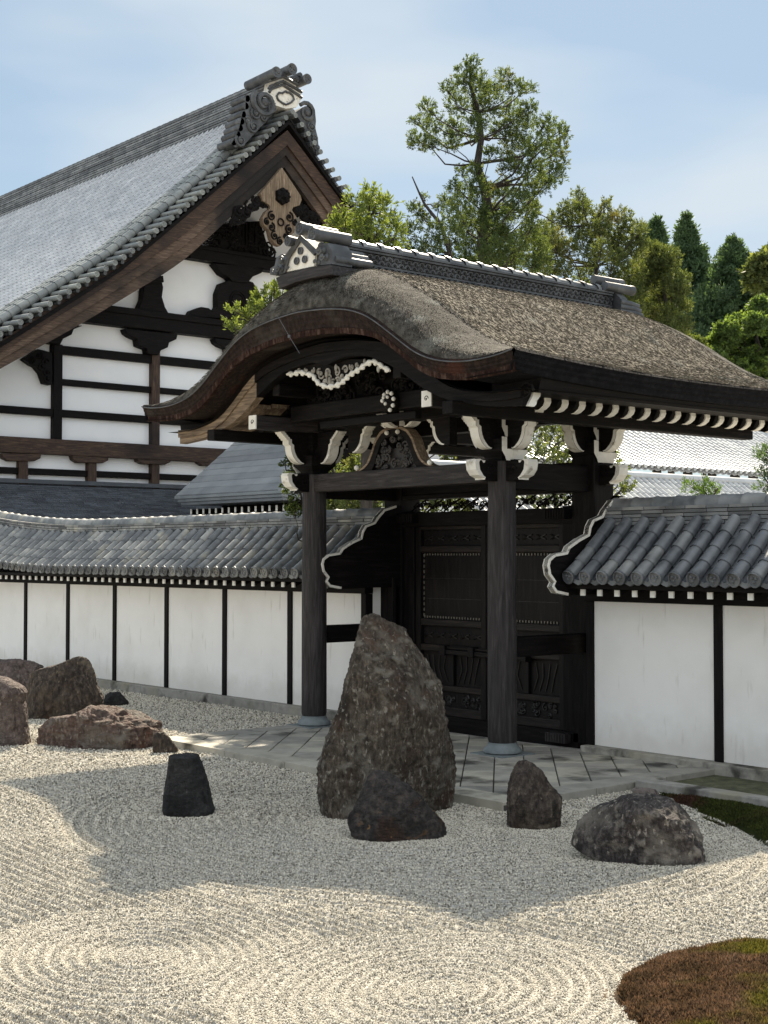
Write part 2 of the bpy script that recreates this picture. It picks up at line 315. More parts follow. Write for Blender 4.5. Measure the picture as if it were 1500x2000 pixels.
# pebbles lying on it
def frustum(x, y, z=0, mg=40):
    d = np.stack([x, y, np.full_like(x, z-EYE)], -1); zz = d@FW; u = 750+FPX*(d@RT)/zz; v = 1000-FPX*(d@UP)/zz
    return (zz > 0) & (u > -mg) & (u < 1500+mg) & (v < 2000+mg) & (v > 1200)
def moss_in(x, y):  # mound in the right front corner
    return ((x+4.15)/1.08)**2+((y-6.5)/1.12)**2+.22*(fbm2(x*4, y*4, 11, 3)-.5) < .95
PEBM = mat('pale_gravel_pebble', [(.40, .385, .345), (.56, .54, .49), (.70, .68, .63)], scale=20, rough=.75, bump=0, spec=.3)
tt = PEBM.node_tree; pr = [n for n in tt.nodes if n.type == 'BSDF_PRINCIPLED'][0]
oi = tt.nodes.new('ShaderNodeObjectInfo'); rr = tt.nodes.new('ShaderNodeValToRGB')
for i, (p, c) in enumerate([(0, (.085, .076, .06)), (.24, (.28, .255, .205)), (.5, (.48, .44, .36)), (1, (.66, .62, .525))]):
    if i > 1: rr.color_ramp.elements.new(p)
els = rr.color_ramp.elements
for e_, (p, c) in zip(els, [(0, (.085, .076, .06)), (.24, (.28, .255, .205)), (.5, (.48, .44, .36)), (1, (.66, .62, .525))]): e_.position = p; e_.color = (*c, 1)
tt.links.new(oi.outputs['Random'], rr.inputs[0]); tt.links.new(rr.outputs[0], pr.inputs['Base Color'])
pts = []; scl = []
for (d0, d1, dens, rad) in ((5.5, 9.2, 12500, .0052), (9.2, 12.5, 8200, .0063), (12.5, 16, 4400, .0085), (16, 27, 1900, .012)):
    n = int(dens*23.6*10.6); x = RNG.uniform(-27, -3.4, n); y = RNG.uniform(1.6, 12.15, n)
    dd = np.hypot(x, y)
    ok = frustum(x, y) & (dd >= d0) & (dd < d1) & ~((x > PAV[0]+.05) & (x < PAV[1]-.05) & (y > PAV[2]+.05)) & ~moss_in(x, y)
    ok &= ~((y > 11.2) & (x > -9.2))
    x, y = x[ok], y[ok]; pts.append(np.stack([x, y, height(x, y)+rad*.25], -1)); scl.append(np.full(len(x), rad)*RNG.uniform(.65, 1.35, len(x)))
pts = np.concatenate(pts); scl = np.concatenate(scl)
pm = bpy.data.meshes.new('gravel_pebbles'); pm.vertices.add(len(pts)); pm.vertices.foreach_set('co', pts.astype(np.float32).ravel())
at = pm.attributes.new('size', 'FLOAT', 'POINT'); at.data.foreach_set('value', scl.astype(np.float32)); pm.materials.append(PEBM)
po = bpy.data.objects.new('gravel_pebbles', pm); COL.objects.link(po); tag(po, 'pale raked gravel pebbles spread over the whole garden court', 'gravel', kind='stuff')
gn = bpy.data.node_groups.new('pebble_scatter', 'GeometryNodeTree')
gn.interface.new_socket('Geometry', in_out='INPUT', socket_type='NodeSocketGeometry'); gn.interface.new_socket('Geometry', in_out='OUTPUT', socket_type='NodeSocketGeometry')
g = gn.nodes.new; gi = g('NodeGroupInput'); go = g('NodeGroupOutput'); m2p = g('GeometryNodeMeshToPoints'); iop = g('GeometryNodeInstanceOnPoints')
ico = g('GeometryNodeMeshIcoSphere'); ico.inputs['Radius'].default_value = 1; ico.inputs['Subdivisions'].default_value = 1
sm_ = g('GeometryNodeSetMaterial'); sm_.inputs['Material'].default_value = PEBM
rv = g('FunctionNodeRandomValue'); rv.data_type = 'FLOAT_VECTOR'; rv.inputs[0].default_value = (0, 0, 0); rv.inputs[1].default_value = (6.28, 6.28, 6.28)
na = g('GeometryNodeInputNamedAttribute'); na.data_type = 'FLOAT'; na.inputs['Name'].default_value = 'size'
tr_ = g('GeometryNodeTransform'); tr_.inputs['Scale'].default_value = (1.15, .9, .62)
gl = gn.links.new
gl(gi.outputs[0], m2p.inputs['Mesh']); gl(m2p.outputs[0], iop.inputs['Points']); gl(ico.outputs[0], tr_.inputs['Geometry']); gl(tr_.outputs[0], sm_.inputs['Geometry'])
gl(sm_.outputs[0], iop.inputs['Instance']); gl(rv.outputs[0], iop.inputs['Rotation']); gl(na.outputs[0], iop.inputs['Scale']); gl(iop.outputs[0], go.inputs[0])
po.modifiers.new('scatter', 'NODES').node_group = gn

# paved apron: border stones and slabs laid on the diagonal
pb = MB(); x0, x1, y0, y1 = PAV
pb.box(x0, x1, y0, y1, -.05, .055)
pav = pb.build('pavement', JOINT, base=(x0, y0, 0)); tag(pav, kind='structure')
sb = MB(); bw = .3
def clip_poly(poly, x0, x1, y0, y1):
    for ax, lim, sg in ((0, x0, 1), (0, x1, -1), (1, y0, 1), (1, y1, -1)):
        out = []
        for i in range(len(poly)):
            a, b = poly[i], poly[(i+1) % len(poly)]; da = sg*(a[ax]-lim); db = sg*(b[ax]-lim)
            if da >= 0: out.append(a)
            if (da >= 0) != (db >= 0):
                t = da/(da-db); out.append((a[0]+t*(b[0]-a[0]), a[1]+t*(b[1]-a[1])))
        poly = out
        if len(poly) < 3: return []
    return poly
sz = .32; g_ = .006
for i in range(-30, 30):
    for j in range(-30, 30):
        q = [(i*sz+g_, j*sz+g_), ((i+1)*sz-g_, j*sz+g_), ((i+1)*sz-g_, (j+1)*sz-g_), (i*sz+g_, (j+1)*sz-g_)]
        c = math.cos(PI/4); q = [(-12.1+(a-b)*c, 10.6+(a+b)*c) for a, b in q]
        q = clip_poly(q, x0+bw+g_, x1-bw-g_, y0+bw+g_, y1-.02)
        if len(q) < 3: continue
        h = .078+random.uniform(-.003, .003)
        sb.prism([(a, b, .05) for a, b in q], (0, 0, h-.05), random.random())
xx = x0
while xx < x1-.05:
    l = min(random.uniform(1.1, 1.7), x1-xx); l = x1-xx if x1-xx-l < .4 else l
    sb.box(xx+.004, xx+l-.004, y0-.01, y0+bw, -.04, .085, random.random()); xx += l
for (a, b) in ((x0-.01, x0+bw), (x1-bw, x1+.01)):
    yy = y0+bw+.01
    while yy < y1-.1:
        l = min(random.uniform(.9, 1.4), y1-yy); sb.box(a, b, yy+.004, yy+l-.004, -.04, .084, random.random()); yy += l
o = sb.build('pavement_slabs', SLAB, base=(x0, y0, 0), bev=.006); tag(o, kind='structure')

# drain by the right wall: curb stones, mossy gutter floor
MOSSG = mat('thin_moss_soil', [(.03, .03, .02), (.07, .075, .035), (.13, .125, .08)], scale=9, rough=.95, bump=.6, bscale=60, bdist=.01)
gb = MB(); gb.box(-9.08, -2.5, 11.06, 12.16, -.02, .03); o = gb.build('gutter_floor', MOSSG, base=(-9, 11.1, 0)); tag(o, kind='structure')
cb = MB()
for a, b, r in ((-9.06, -7.5, .5), (-7.49, -5.9, .7), (-5.89, -4.2, .3), (-4.19, -2.5, .6)): cb.box(a, b, 10.86, 11.05, -.05, .115, r)
o = cb.build('drain_curb', STONE, base=(-9, 10.9, 0), bev=.012); tag(o, kind='structure')

# ================================================================== MOSS
def blades(P, Nn, L, W, rnd_dir=.7, lean=None):
    """one diamond leaf per point"""
    n = len(P); d = Nn+RNG.normal(0, rnd_dir, (n, 3)); d /= np.linalg.norm(d, axis=1, keepdims=True)
    s = np.cross(d, RNG.normal(0, 1, (n, 3))); s /= np.linalg.norm(s, axis=1, keepdims=True)+1e-9
    L = np.broadcast_to(L, (n,))[:, None]; W = np.broadcast_to(W, (n,))[:, None]
    V = np.stack([P, P+d*L*.45+s*W*.5, P+d*L, P+d*L*.45-s*W*.5], 1).reshape(-1, 3)
    return V, np.arange(4*n).reshape(-1, 4)
MOSSR = mat('red_brown_moss', [(.05, .036, .018), (.115, .073, .042), (.18, .118, .074)], scale=5.5, rough=.9, bump=.5, bscale=80, bdist=.01, spec=.15,
            stain=((.12, .115, .02), 1.7, .5, .62, (1, 1, 1)), rndcols=[(.45, .45, .45), (1, 1, 1), (1.7, 1.5, 1.4)], trans=.25)
MOSSD = mat('dark_green_moss', [(.02, .024, .008), (.04, .05, .012), (.07, .08, .02)], scale=3, rough=.9, bump=.5, bscale=80, bdist=.01, spec=.15,
            stain=((.06, .03, .02), 1.6, .53, .66, (1, 1, 1)), rndcols=[(.5, .5, .5), (1, 1, 1), (1.5, 1.5, 1.3)], trans=.25)
def moss_patch(name, label, inside, hf, bbox, n, m, L):
    x0, x1, y0, y1 = bbox
    gx = np.linspace(x0, x1, 110); gy = np.linspace(y0, y1, 110); X, Y = np.meshgrid(gx, gy); Z = hf(X, Y)
    idx = np.arange(110*110).reshape(110, 110); F = np.stack([idx[:-1, :-1], idx[:-1, 1:], idx[1:, 1:], idx[1:, :-1]], -1).reshape(-1, 4)
    V0 = np.stack([X, Y, Z], -1).reshape(-1, 3)
    x = RNG.uniform(x0, x1, n); y = RNG.uniform(y0, y1, n); ok = inside(x, y); x, y = x[ok], y[ok]
    P = np.stack([x, y, hf(x, y)-.004], -1); Nn = np.tile([0, -.1, 1.], (len(x), 1))
    V1, F1 = blades(P, Nn, RNG.uniform(.6, 1.4, len(x))*L, L*.42, .45)
    V = np.concatenate([V0, V1]); F = np.concatenate([F, F1+len(V0)])
    rnd = np.concatenate([np.full(len(F)-len(F1), .2), RNG.random(len(F1))])
    o = fast(name, V, F, m, base=((x0+x1)/2, (y0+y1)/2, 0), rnd=rnd); tag(o, label, 'moss', kind='stuff')
def hm(x, y):
    q = ((x+4.15)/1.08)**2+((y-6.5)/1.12)**2+.14*(fbm2(x*3, y*3, 4, 3)-.5)
    return np.where(q < 1.1, np.where(q < .0, 0, .095)*np.sqrt(np.clip(1-q, 0, 1))**.8+.055*(fbm2(x*5, y*5, 3, 3)-.5), 0)-.015
moss_patch('moss_mound', 'low rounded mound of red brown and yellow green moss in the near corner', lambda x, y: moss_in(x, y), hm, (-5.6, -3.05, 5.3, 7.85), 150000, MOSSR, .026)
def bed_in(x, y): return (y < 10.87) & (x > -9.25) & (y > 10.42-(x+8.05)*.56+.06*np.sin(x*6)) 
def hbed(x, y):
    e = np.minimum(10.87-y, y-(10.42-(x+8.05)*.56)); return np.where(bed_in(x, y), .10*np.clip(e/.35, 0, 1)**.6+.03*(fbm2(x*5, y*5, 8, 3)-.4), -.05)
moss_patch('moss_bed', 'dark green and brown moss bed beside the stone drain curb', bed_in, hbed, (-9.2, -4.5, 8.2, 10.86), 110000, MOSSD, .026)

# ================================================================== ROCKS
def rock_mat(name, cols, lich=(.3, .28, .24), rust=(.16, .06, .03), ls=.58, st=(1, 1, 1), bump=1., rs=.6):
    dk = tuple(c*.25 for c in cols[1])
    return mat(name, cols, scale=16, detail=12, rough=.85, bump=bump, bscale=28, bdist=.07, spec=.25, stretch=st,
               stain=[(rust, 2.2, rs, rs+.16, (1, 1, 1)), (dk, 2.6, .5, .72, (1, 1, .8)), (tuple(c*.5 for c in lich), 3.4, ls-.04, ls+.16, (1, 1, .7)),
                      (tuple(c*1.6 for c in dk), 17, .55, .7, (1, 1, .4)), (tuple(c*.7 for c in lich), 26, ls+.03, ls+.12, (1, 1, .5)), (tuple(c*.5 for c in lich), 9, ls, ls+.14, (1, .6, 1))])
def facets(V, fh, seed):
    r = np.random.default_rng(seed+50); A = np.array([tuple(p) for p in V]); c = A.mean(0)
    for k in range(13):
        n = -fh*r.uniform(.2, 1)+RT*r.normal(0, .4)+np.array([0, 0, r.uniform(-.1, .6)]); n /= np.linalg.norm(n)
        d = (A-c)@n; t = d.max()*r.uniform(.68, .9); ov = np.maximum(d-t, 0); A = A-n[None]*(ov*.93)[:, None]
    return [Vector(p) for p in A]
def rock(label, rows, m, depth=.8, seed=0, rough=.05, nv=130, nu=140, lean=0., facet=.5, name='rock', cut=True, strat=1.):
    """rows: outline (height line, left, right) met with an upright plane through the rock's middle, given a body of real depth"""
    vb = max(r[0] for r in rows); ub = [(r[1]+r[2])/2 for r in rows if r[0] == vb][0]
    w_ = max(r[2]-r[1] for r in rows); gpt = on_z(ub, vb); d0 = (gpt-CC)@FW
    dh = .5*w_*d0/FPX*depth; d = d0+dh*.75
    vs = np.array([r[0] for r in rows], float); ls = np.array([r[1] for r in rows], float); rs = np.array([r[2] for r in rows], float)
    tq = np.linspace(0, 1, nv)**1.0; vv = vs[0]+(vs[-1]-vs[0])*tq
    l = np.interp(vv, vs, ls); r = np.interp(vv, vs, rs)
    zt = EYE+d*(FW[2]-UP[2]*(vv-1000)/FPX)/1.0
    k = d/FPX; fh = np.array([FW[0], FW[1], 0]); fh /= np.linalg.norm(fh)
    c0 = CC+FW*d; size = w_*k; rings = []
    off = Vector((seed*13.1, seed*7.7, seed*3.3)); V = []; NR = []
    wmax = (rs-ls).max()
    for i in range(nv):
        cx = ((l[i]+r[i])/2-750)*k; hw = (r[i]-l[i])/2*k
        hd = dh*(.35+.65*(hw*2/k/wmax)**.8)*(1 if i > 3 else .4+.15*i)
        for j in range(nu):
            a = 2*PI*j/nu; ca, sa = math.cos(a), math.sin(a); e = 2/2.7
            px = math.copysign(abs(ca)**e, ca)*hw; py = math.copysign(abs(sa)**e, sa)*hd
            p = Vector((c0[0]+RT[0]*(cx+px)+fh[0]*(py+lean*(zt[i])), c0[1]+RT[1]*(cx+px)+fh[1]*(py+lean*zt[i]), zt[i]))
            V.append(p); NR.append((ca, sa, i))
    if cut: V = facets(V, fh, seed)
    for ii, (p, (ca, sa, i)) in enumerate(zip(V, NR)):
            q = p/size*2.2+off
            dn = mnoise.fractal(q, 1., 2., 5)*.8+ (mnoise.voronoi(q*1.3)[0][0]-.45)*facet + (abs(mnoise.noise(q*3.1))-.2)*.35
            dn2 = mnoise.fractal(q*6, .9, 2., 4)
            nrm = Vector((RT[0]*ca+fh[0]*sa, RT[1]*ca+fh[1]*sa, .25 if i > 4 else 1.2)); nrm.normalize()
            side = .45+.55*abs(sa)
            st_ = 1-2*abs(mnoise.noise(Vector((q.x*6, q.y*6, q.z*1.6)))); dn3 = mnoise.noise(q*15)*.5+mnoise.noise(q*31)*.35+st_*.9*strat+(1-2*abs(mnoise.noise(q*9)))*.4
            V[ii] = p+nrm*size*(rough*dn*side+rough*.36*dn2+rough*.34*dn3)
    mb = MB(); rings = [V[i*nu:(i+1)*nu] for i in range(nv)]
    low = [Vector((p.x, p.y, min(p.z-.1, -.08))) for p in rings[-1]]
    mb.ring(rings[::-1] and (rings+[low]), True, True)
    bx = c0+RT*((ub-750)*k)
    o = mb.build(name, m, base=(bx[0], bx[1], 0), smooth=50, fixn=True); tag(o, label, 'rock', 'standing rocks in the raked gravel'); return o
def rows(Z, *r): return [(Z((0, a))[0][1], Z((b, 0))[0][0], Z((c, 0))[0][0]) for a, b, c in r]
RK1 = rock_mat('lichened_rock', [(.024, .02, .016), (.085, .068, .052), (.21, .175, .135)], (.44, .40, .33), (.10, .055, .035), .57, rs=.52, st=(2.2, 2.2, .8))
RK2 = rock_mat('red_brown_rock', [(.018, .015, .013), (.068, .054, .045), (.17, .135, .105)], (.34, .28, .21), (.13, .068, .038), .6, rs=.56, st=(1.6, 1.6, .7))
RK3 = rock_mat('black_rock', [(.016, .016, .017), (.033, .032, .032), (.06, .058, .056)], (.16, .15, .14), (.035, .03, .028), .68)
RK4 = rock_mat('veined_rock', [(.022, .019, .019), (.075, .065, .062), (.21, .185, .17)], (.6, .54, .46), (.10, .06, .045), .56, st=(2.8, .8, 1.3))
RK5 = rock_mat('pale_top_rock', [(.06, .048, .044), (.13, .10, .09), (.22, .18, .16)], (.38, .34, .29), (.15, .08, .06), .6)
rock('tallest rock, a pointed brown standing stone speckled with lichen before the gate', rows(Z6, (474, 378, 395), (490, 362, 430), (510, 350, 480), (540, 342, 550), (580, 332, 562), (630, 318, 600), (700, 297, 650), (780, 278, 700), (850, 264, 720), (930, 240, 724), (1000, 206, 732), (1080, 176, 752), (1160, 156, 780), (1270, 156, 796), (1350, 172, 785), (1400, 190, 760)), RK1, .8, 1, .04, 230, 200)
rock('dark low rock with orange lichen spots leaning at the foot of the tallest rock', rows(Z6, (1181, 370, 400), (1195, 365, 470), (1220, 362, 510), (1250, 350, 560), (1300, 340, 610), (1350, 312, 650), (1400, 287, 690), (1430, 288, 728), (1470, 300, 732), (1497, 345, 728)), rock_mat('orange_spotted_rock', [(.014, .013, .013), (.048, .042, .039), (.115, .095, .082)], (.5, .27, .10), (.13, .06, .035), .67, rs=.55), .55, 2, .045, 90, 96)
rock('small upright reddish rock just in front of the right gate column', rows(Z6, (1133, 1062, 1082), (1150, 1052, 1130), (1180, 1035, 1165), (1240, 1012, 1200), (1300, 1010, 1250), (1350, 1010, 1250), (1420, 1008, 1245), (1445, 1030, 1225)), RK2, .8, 3, .04)
rock('broad low rock with pale veins and a pale crest, rightmost on the gravel', rows(Z7, (1365, 700, 790), (1380, 640, 950), (1400, 600, 970), (1440, 500, 1000), (1480, 430, 1040), (1540, 390, 1090), (1600, 375, 1105), (1660, 370, 1112), (1700, 420, 1112), (1740, 560, 1105), (1765, 700, 1060)), RK4, .7, 4, .045, 90, 110)
rock('black flat topped tapering rock standing alone in the gate shadow', rows(Z9, (519, 800, 890), (524, 784, 910), (560, 778, 925), (620, 770, 945), (700, 758, 965), (770, 755, 985), (795, 762, 975)), RK3, .85, 5, .03, facet=.3, cut=False)
rock('wedge shaped dark brown rock with peak to the right, behind the long low rock', rows(Z9, (76, 350, 385), (90, 320, 405), (110, 270, 420), (130, 190, 425), (160, 140, 435), (220, 130, 450), (270, 130, 470), (310, 130, 470), (360, 132, 450)), RK2, .6, 6, .035)
rock('flat topped grey brown stump of rock cut by the left picture edge', rows(Z9, (170, -40, 20), (185, -60, 60), (212, -70, 110), (238, -80, 128), (280, -80, 118), (350, -80, 128), (400, -80, 132), (470, -80, 142), (482, -80, 120)), RK5, .8, 7, .035, cut=False)
rock('low grey rock behind the flat topped stump and the wedge rock by the wall', rows(Z9, (90, -40, 60), (100, -60, 150), (120, -80, 195), (150, -80, 200), (200, -80, 195), (250, -80, 190)), RK5, .7, 8, .04)
rock('long low reclining rock with rusty red end lying before the wedge rock', rows(Z9, (306, 400, 560), (325, 375, 640), (345, 330, 690), (365, 150, 710), (385, 132, 730), (410, 130, 745), (440, 133, 750), (470, 140, 745), (498, 180, 720)), rock_mat('long_rock', [(.05, .037, .032), (.12, .08, .065), (.22, .17, .14)], (.36, .32, .27), (.15, .07, .045), .56, rs=.54), .4, 9, .05, 90, 120)
rock('little dark rock at the right tip of the long reclining rock', rows(Z9, (419, 720, 750), (440, 710, 775), (470, 708, 800), (500, 708, 820), (516, 712, 822)), RK2, .8, 10, .045, 50, 60)
rock('small dark cap shaped rock near the wall base beside the wedge rock', rows(Z9, (237, 510, 550), (250, 490, 560), (275, 474, 585), (292, 470, 595), (300, 475, 590)), RK3, .8, 11, .045, 50, 60)
rock('flat blue grey stepping stone against the corner of the paved apron', [(1527, 1225, 1245), (1530, 1205, 1250), (1535, 1195, 1250), (1541, 1200, 1248)], rock_mat('blue_stone', [(.06, .075, .08), (.11, .13, .135), (.16, .18, .18)], (.25, .25, .23)), .9, 12, .03, 40, 60, facet=.2)
rock('flat pinkish grey stone at the start of the drain curb', [(1537, 1240, 1260), (1541, 1231, 1280), (1550, 1236, 1290), (1560, 1245, 1288)], rock_mat('pink_stone', [(.16, .13, .12), (.24, .20, .18), (.3, .26, .23)], (.35, .33, .3)), .9, 13, .03, 40, 60, facet=.2)

# ================================================================== GARDEN WALLS
YP, YB, YC = 12.30, 12.95, 12.62        # plaster face, back face, middle
RIDGE_OUT = [(1211, 969), (1187, 978), (1173, 997), (1168, 1007), (1150, 1015), (1143, 1029), (1141, 1043), (1122, 1053), (1103, 1067), (1098, 1078), (1086, 1080), (1075, 1082), (1064, 1092), (1061, 1105), (1064, 1123), (1074, 1137), (1070, 1146), (1078, 1158), (1101, 1163)]
def tile_slope(mb, x0, x1, ya, za, yb, zb, pitch_, r, tl, front=-1, n_disc=True, sag=.02, pan=.7):
    """rows of round tiles over flat pan tiles; slope runs from eave (ya,za) to top (yb,zb)"""
    n = int(round((x1-x0)/pitch_)); Ls = math.hypot(yb-ya, zb-za); k = max(1, int(round(Ls/tl)))
    dy, dz = (yb-ya)/Ls, (zb-za)/Ls; nrm = Vector((0, -dz*(1 if yb > ya else -1), dy*(1 if yb > ya else -1)))
    if nrm.z < 0: nrm = -nrm
    def pt(t, off): 
        s_ = -sag*4*t*(1-t)*Ls
        return Vector((0, ya+(yb-ya)*t, za+(zb-za)*t+s_))+nrm*off
    for i in range(n):
        xc = x0+(i+.5)*pitch_; jit = random.uniform(-.006, .006)
        for j in range(k):
            t0, t1 = j/k, (j+1)/k; a, b = pt(t0, r*.35), pt(t1, r*.35); rv_ = (.4 if pan < .05 else .3 if pan < .3 else 0); rv_ += (1-rv_)*random.random()**1.6
            r0, r1 = r*1.04, r*.9
            rg = []
            for (p, q) in ((a, r0), (a+(b-a)*.12, r0*.985), (b+(b-a)*.03, r1)):
                rg.append([Vector((xc+jit+q*math.cos(th), p.y, p.z))+nrm*q*math.sin(th)*1.0 for th in [PI*(-.08+1.16*m/8) for m in range(9)]])
            mb.ring(rg[::-1], False, False, rv_)
        for j in range(k):  # pan tiles, lapped
            t0, t1 = j/k, (j+1)/k; a, b = pt(t0, r*.12), pt(min(1, t1+.02), -.004); xm = x0+(i+1)*pitch_
            rv_ = random.random()*pan  # low pan values darken the pans: shade between round rows put into tone
            c0 = [Vector((xm-pitch_*.5+pitch_*m/4, a.y, a.z))+nrm*(-.35*r+.5*r*((m-2)/2)**2) for m in range(5)]
            c1 = [Vector((xm-pitch_*.5+pitch_*m/4, b.y, b.z))+nrm*(-.35*r+.5*r*((m-2)/2)**2) for m in range(5)]
            c2 = [p-nrm*.03 for p in c0]
            mb.ring([c1, c0, c2], False, False, rv_)
        if n_disc:
            a = pt(0, r*.35); ax = Vector((0, -(yb-ya)/Ls, -(zb-za)/Ls*.25)).normalized(); upv = Vector((1, 0, 0)); u2 = ax.cross(upv).normalized()
            rg = []
            for (off, q) in ((-.05, r*1.0), (.012, r*1.12), (.018, r*1.04), (.018, r*.84), (.006, r*.8), (.006, r*.01)):
                rg.append([a+ax*off+upv*q*math.cos(2*PI*m/14)+u2*q*math.sin(2*PI*m/14)+Vector((xc+jit, 0, 0)) for m in range(14)])
            mb.ring(rg, False, True, random.random()*.6)
            for m in range(3):
                th = m*2*PI/3+.3
                mb.ball(a+ax*.008+Vector((xc+jit, 0, 0))+upv*r*.33*math.cos(th)+u2*r*.33*math.sin(th), r*.22, 6, .4)
            # lip of the pan tile
            e = pt(0, -.02); xm = x0+(i+1)*pitch_
            mb.prism([(xm-pitch_*.36, e.y-.012, e.z+.03), (xm, e.y-.012, e.z-.005), (xm+pitch_*.36, e.y-.012, e.z+.03), (xm+pitch_*.36, e.y-.012, e.z-.02), (xm, e.y-.012, e.z-.055), (xm-pitch_*.36, e.y-.012, e.z-.02)], (0, .04, 0), random.random()*.6)
def garden_wall(label, xa, xb, posts, tilem, gable_x, end_side, sori=None, lead=0, rx=None):
    T = thing('garden_wall', label, 'wall', ((xa+xb)/2, YC, 0), 'plastered garden walls')
    st = MB(); xx = xa
    while xx < xb-.05:
        l = random.uniform(1.4, 2.0); l = xb-xx if xb-xx-l < .6 else l
        st.box(xx+.002, xx+l-.002, YP-.13, YB+.13, -.1, .145+random.uniform(-.004, .004), random.random()); xx += l
    st.build('base_stone', STONE, T, bev=.012)
    pw = .105; edges = [xa]+[p for p in posts]+[xb]
    edges.sort(); z0, z1 = .148, 1.78
    pp = MB(); pp.box(posts[0]-pw/2, posts[0]+pw/2, YP-.028, YP+.1, z0, z1); P0 = pp.build('post', DW['z'], T, bev=.006)
    for q in posts[1:]: copy_part(P0, T, (q-posts[0], 0, 0))
    core = MB(); core.box(xa+.01, xb-.01, YP+.05, YB, .1, 2.5); core.build('wall_core', PLAST, T)
    for a, b in zip(edges[:-1], edges[1:]):
        if b-a < .2: continue
        m = MB(); m.box(a+(pw/2 if a in posts else 0), b-(pw/2 if b in posts else 0), YP, YP+.05, z0, z1); m.build('plaster_panel', PLAST, T)
    m = MB(); m.box(xa, xb, YP-.05, YP+.1, z1, 1.93); m.build('wall_plate', DW['x'], T, bev=.006)
    # rafters with white ends
    m = MB(); s_ = .56
    prof = [(11.84, 1.855), (11.84, 1.925), (12.3, 2.15), (12.3, 2.06)]
    m.prism([(xa+.1-.03, y, z) for y, z in prof], (.06, 0, 0)); R0 = m.build('rafter', DW['y'], T)
    m = MB(); m.prism([(xa+.1-.031, 11.838, 1.856), (xa+.1+.031, 11.838, 1.856), (xa+.1+.031, 11.838, 1.926), (xa+.1-.031, 11.838, 1.926)], (0, .02, 0)); W0 = m.build('rafter_end', WHITE, R0)
    n = int((xb-xa-.2)/.245)
    for i in range(1, min(n, 62)+1):
        j = i if lead == 0 else i
        xo = (xb-xa-.2)-i*.245 if lead else i*.245
        if xo < 0.05: continue
        r_ = copy_part(R0, T, (xo, 0, 0)); copy_part(W0, r_, (0, 0, 0))
    m = MB(); m.prism([(xa, 11.78, 1.935), (xa, 11.78, 1.985), (xa, 12.45, 2.32), (xa, 12.45, 2.28)], (xb-xa, 0, 0)); m.build('eave_board', DW['x'], T)
    # roof
    xa = rx or xa
    m = MB(); pt_ = .243
    tile_slope(m, xa, xb, 11.70, 2.045, 12.42, 2.66, pt_, .074, .26, pan=.2)
    tile_slope(m, xa, xb, 13.54, 2.045, 12.82, 2.66, pt_, .074, .36, n_disc=False)
    if sori:
        for i, p in enumerate(m.v):
            if p[0] < sori: m.v[i] = (p[0], p[1], p[2]+.012*(sori-p[0])**2)
    m.build('tile_roof', tilem, T, smooth=45)
    m = MB()
    for k in range(6):
        zz = 2.60+k*.042; hw = .235-.006*k; xx = xa
        while xx < xb-.02:
            l = random.uniform(.26, .31); l = min(l, xb-xx)
            sg = random.uniform(-.006, .006)
            m.box(xx+.003, xx+l-.003, YC-hw+sg, YC+hw+sg, zz, zz+.034, random.random()**1.3); xx += l
    xx = xa
    while xx < xb-.02:
        l = min(.30, xb-xx); rv_ = random.random()
        m.ring([[(x_, YC+q*math.cos(th), 2.855+q*math.sin(th)) for th in [PI*(-.05+1.1*a/10) for a in range(11)]] for x_, q in ((xx+.0, .112), (xx+.03, .113), (xx+.05, .104), (xx+l-.002, .1))], False, False, .45+.55*rv_); xx += l
    if sori:
        for i, p in enumerate(m.v):
            if p[0] < sori: m.v[i] = (p[0], p[1], p[2]+.012*(sori-p[0])**2)
    m.build('ridge', tilem, T, smooth=45)
    # scalloped gable board with white edge
    pl = [on_x(u, v, -10.83 if rx else -10.72) for u, v in RIDGE_OUT]; out = [(p[1], p[2]) for p in pl]
    top = max(z for y, z in out)
    bd = MB(); poly = [(gable_x, y, z) for y, z in out]+[(gable_x, YC+.3, out[-1][1]+.02), (gable_x, YC+.3, top-.05), (gable_x, YC, top)]
    th = .06*end_side; bd.prism(poly, (th, 0, 0)); G = bd.build('gable_board', DW['y'], T)
    inn = []
    for i in range(len(out)):
        a = Vector(out[max(i-1, 0)]); b = Vector(out[min(i+1, len(out)-1)]); t = (b-a).normalized(); nn = Vector((-t.y, t.x))
        if nn.x < 0: nn = -nn
        inn.append((out[i][0]+nn.x*.03, out[i][1]+nn.y*.03))
    e = MB()
    for i in range(len(out)-1):
        q = [out[i], out[i+1], inn[i+1], inn[i]]
        e.prism([(gable_x-.012*end_side, y, z) for y, z in q], (th+.024*end_side, 0, 0))
    e.build('gable_edge', WOLD, G)
    return T
PL = [-14.96-1.695*i for i in range(9)]
garden_wall('long white plaster garden wall left of the gate under a mossy grey tile roof', -29.2, -14.9, PL, TILE, -14.74, 1, sori=-22.5, lead=1)
garden_wall('white plaster garden wall right of the gate under a blue grey tile roof', -10.95, -3.0, [-10.89+1.77*i for i in range(5)], TILEN, -10.83, 1, rx=-10.79)

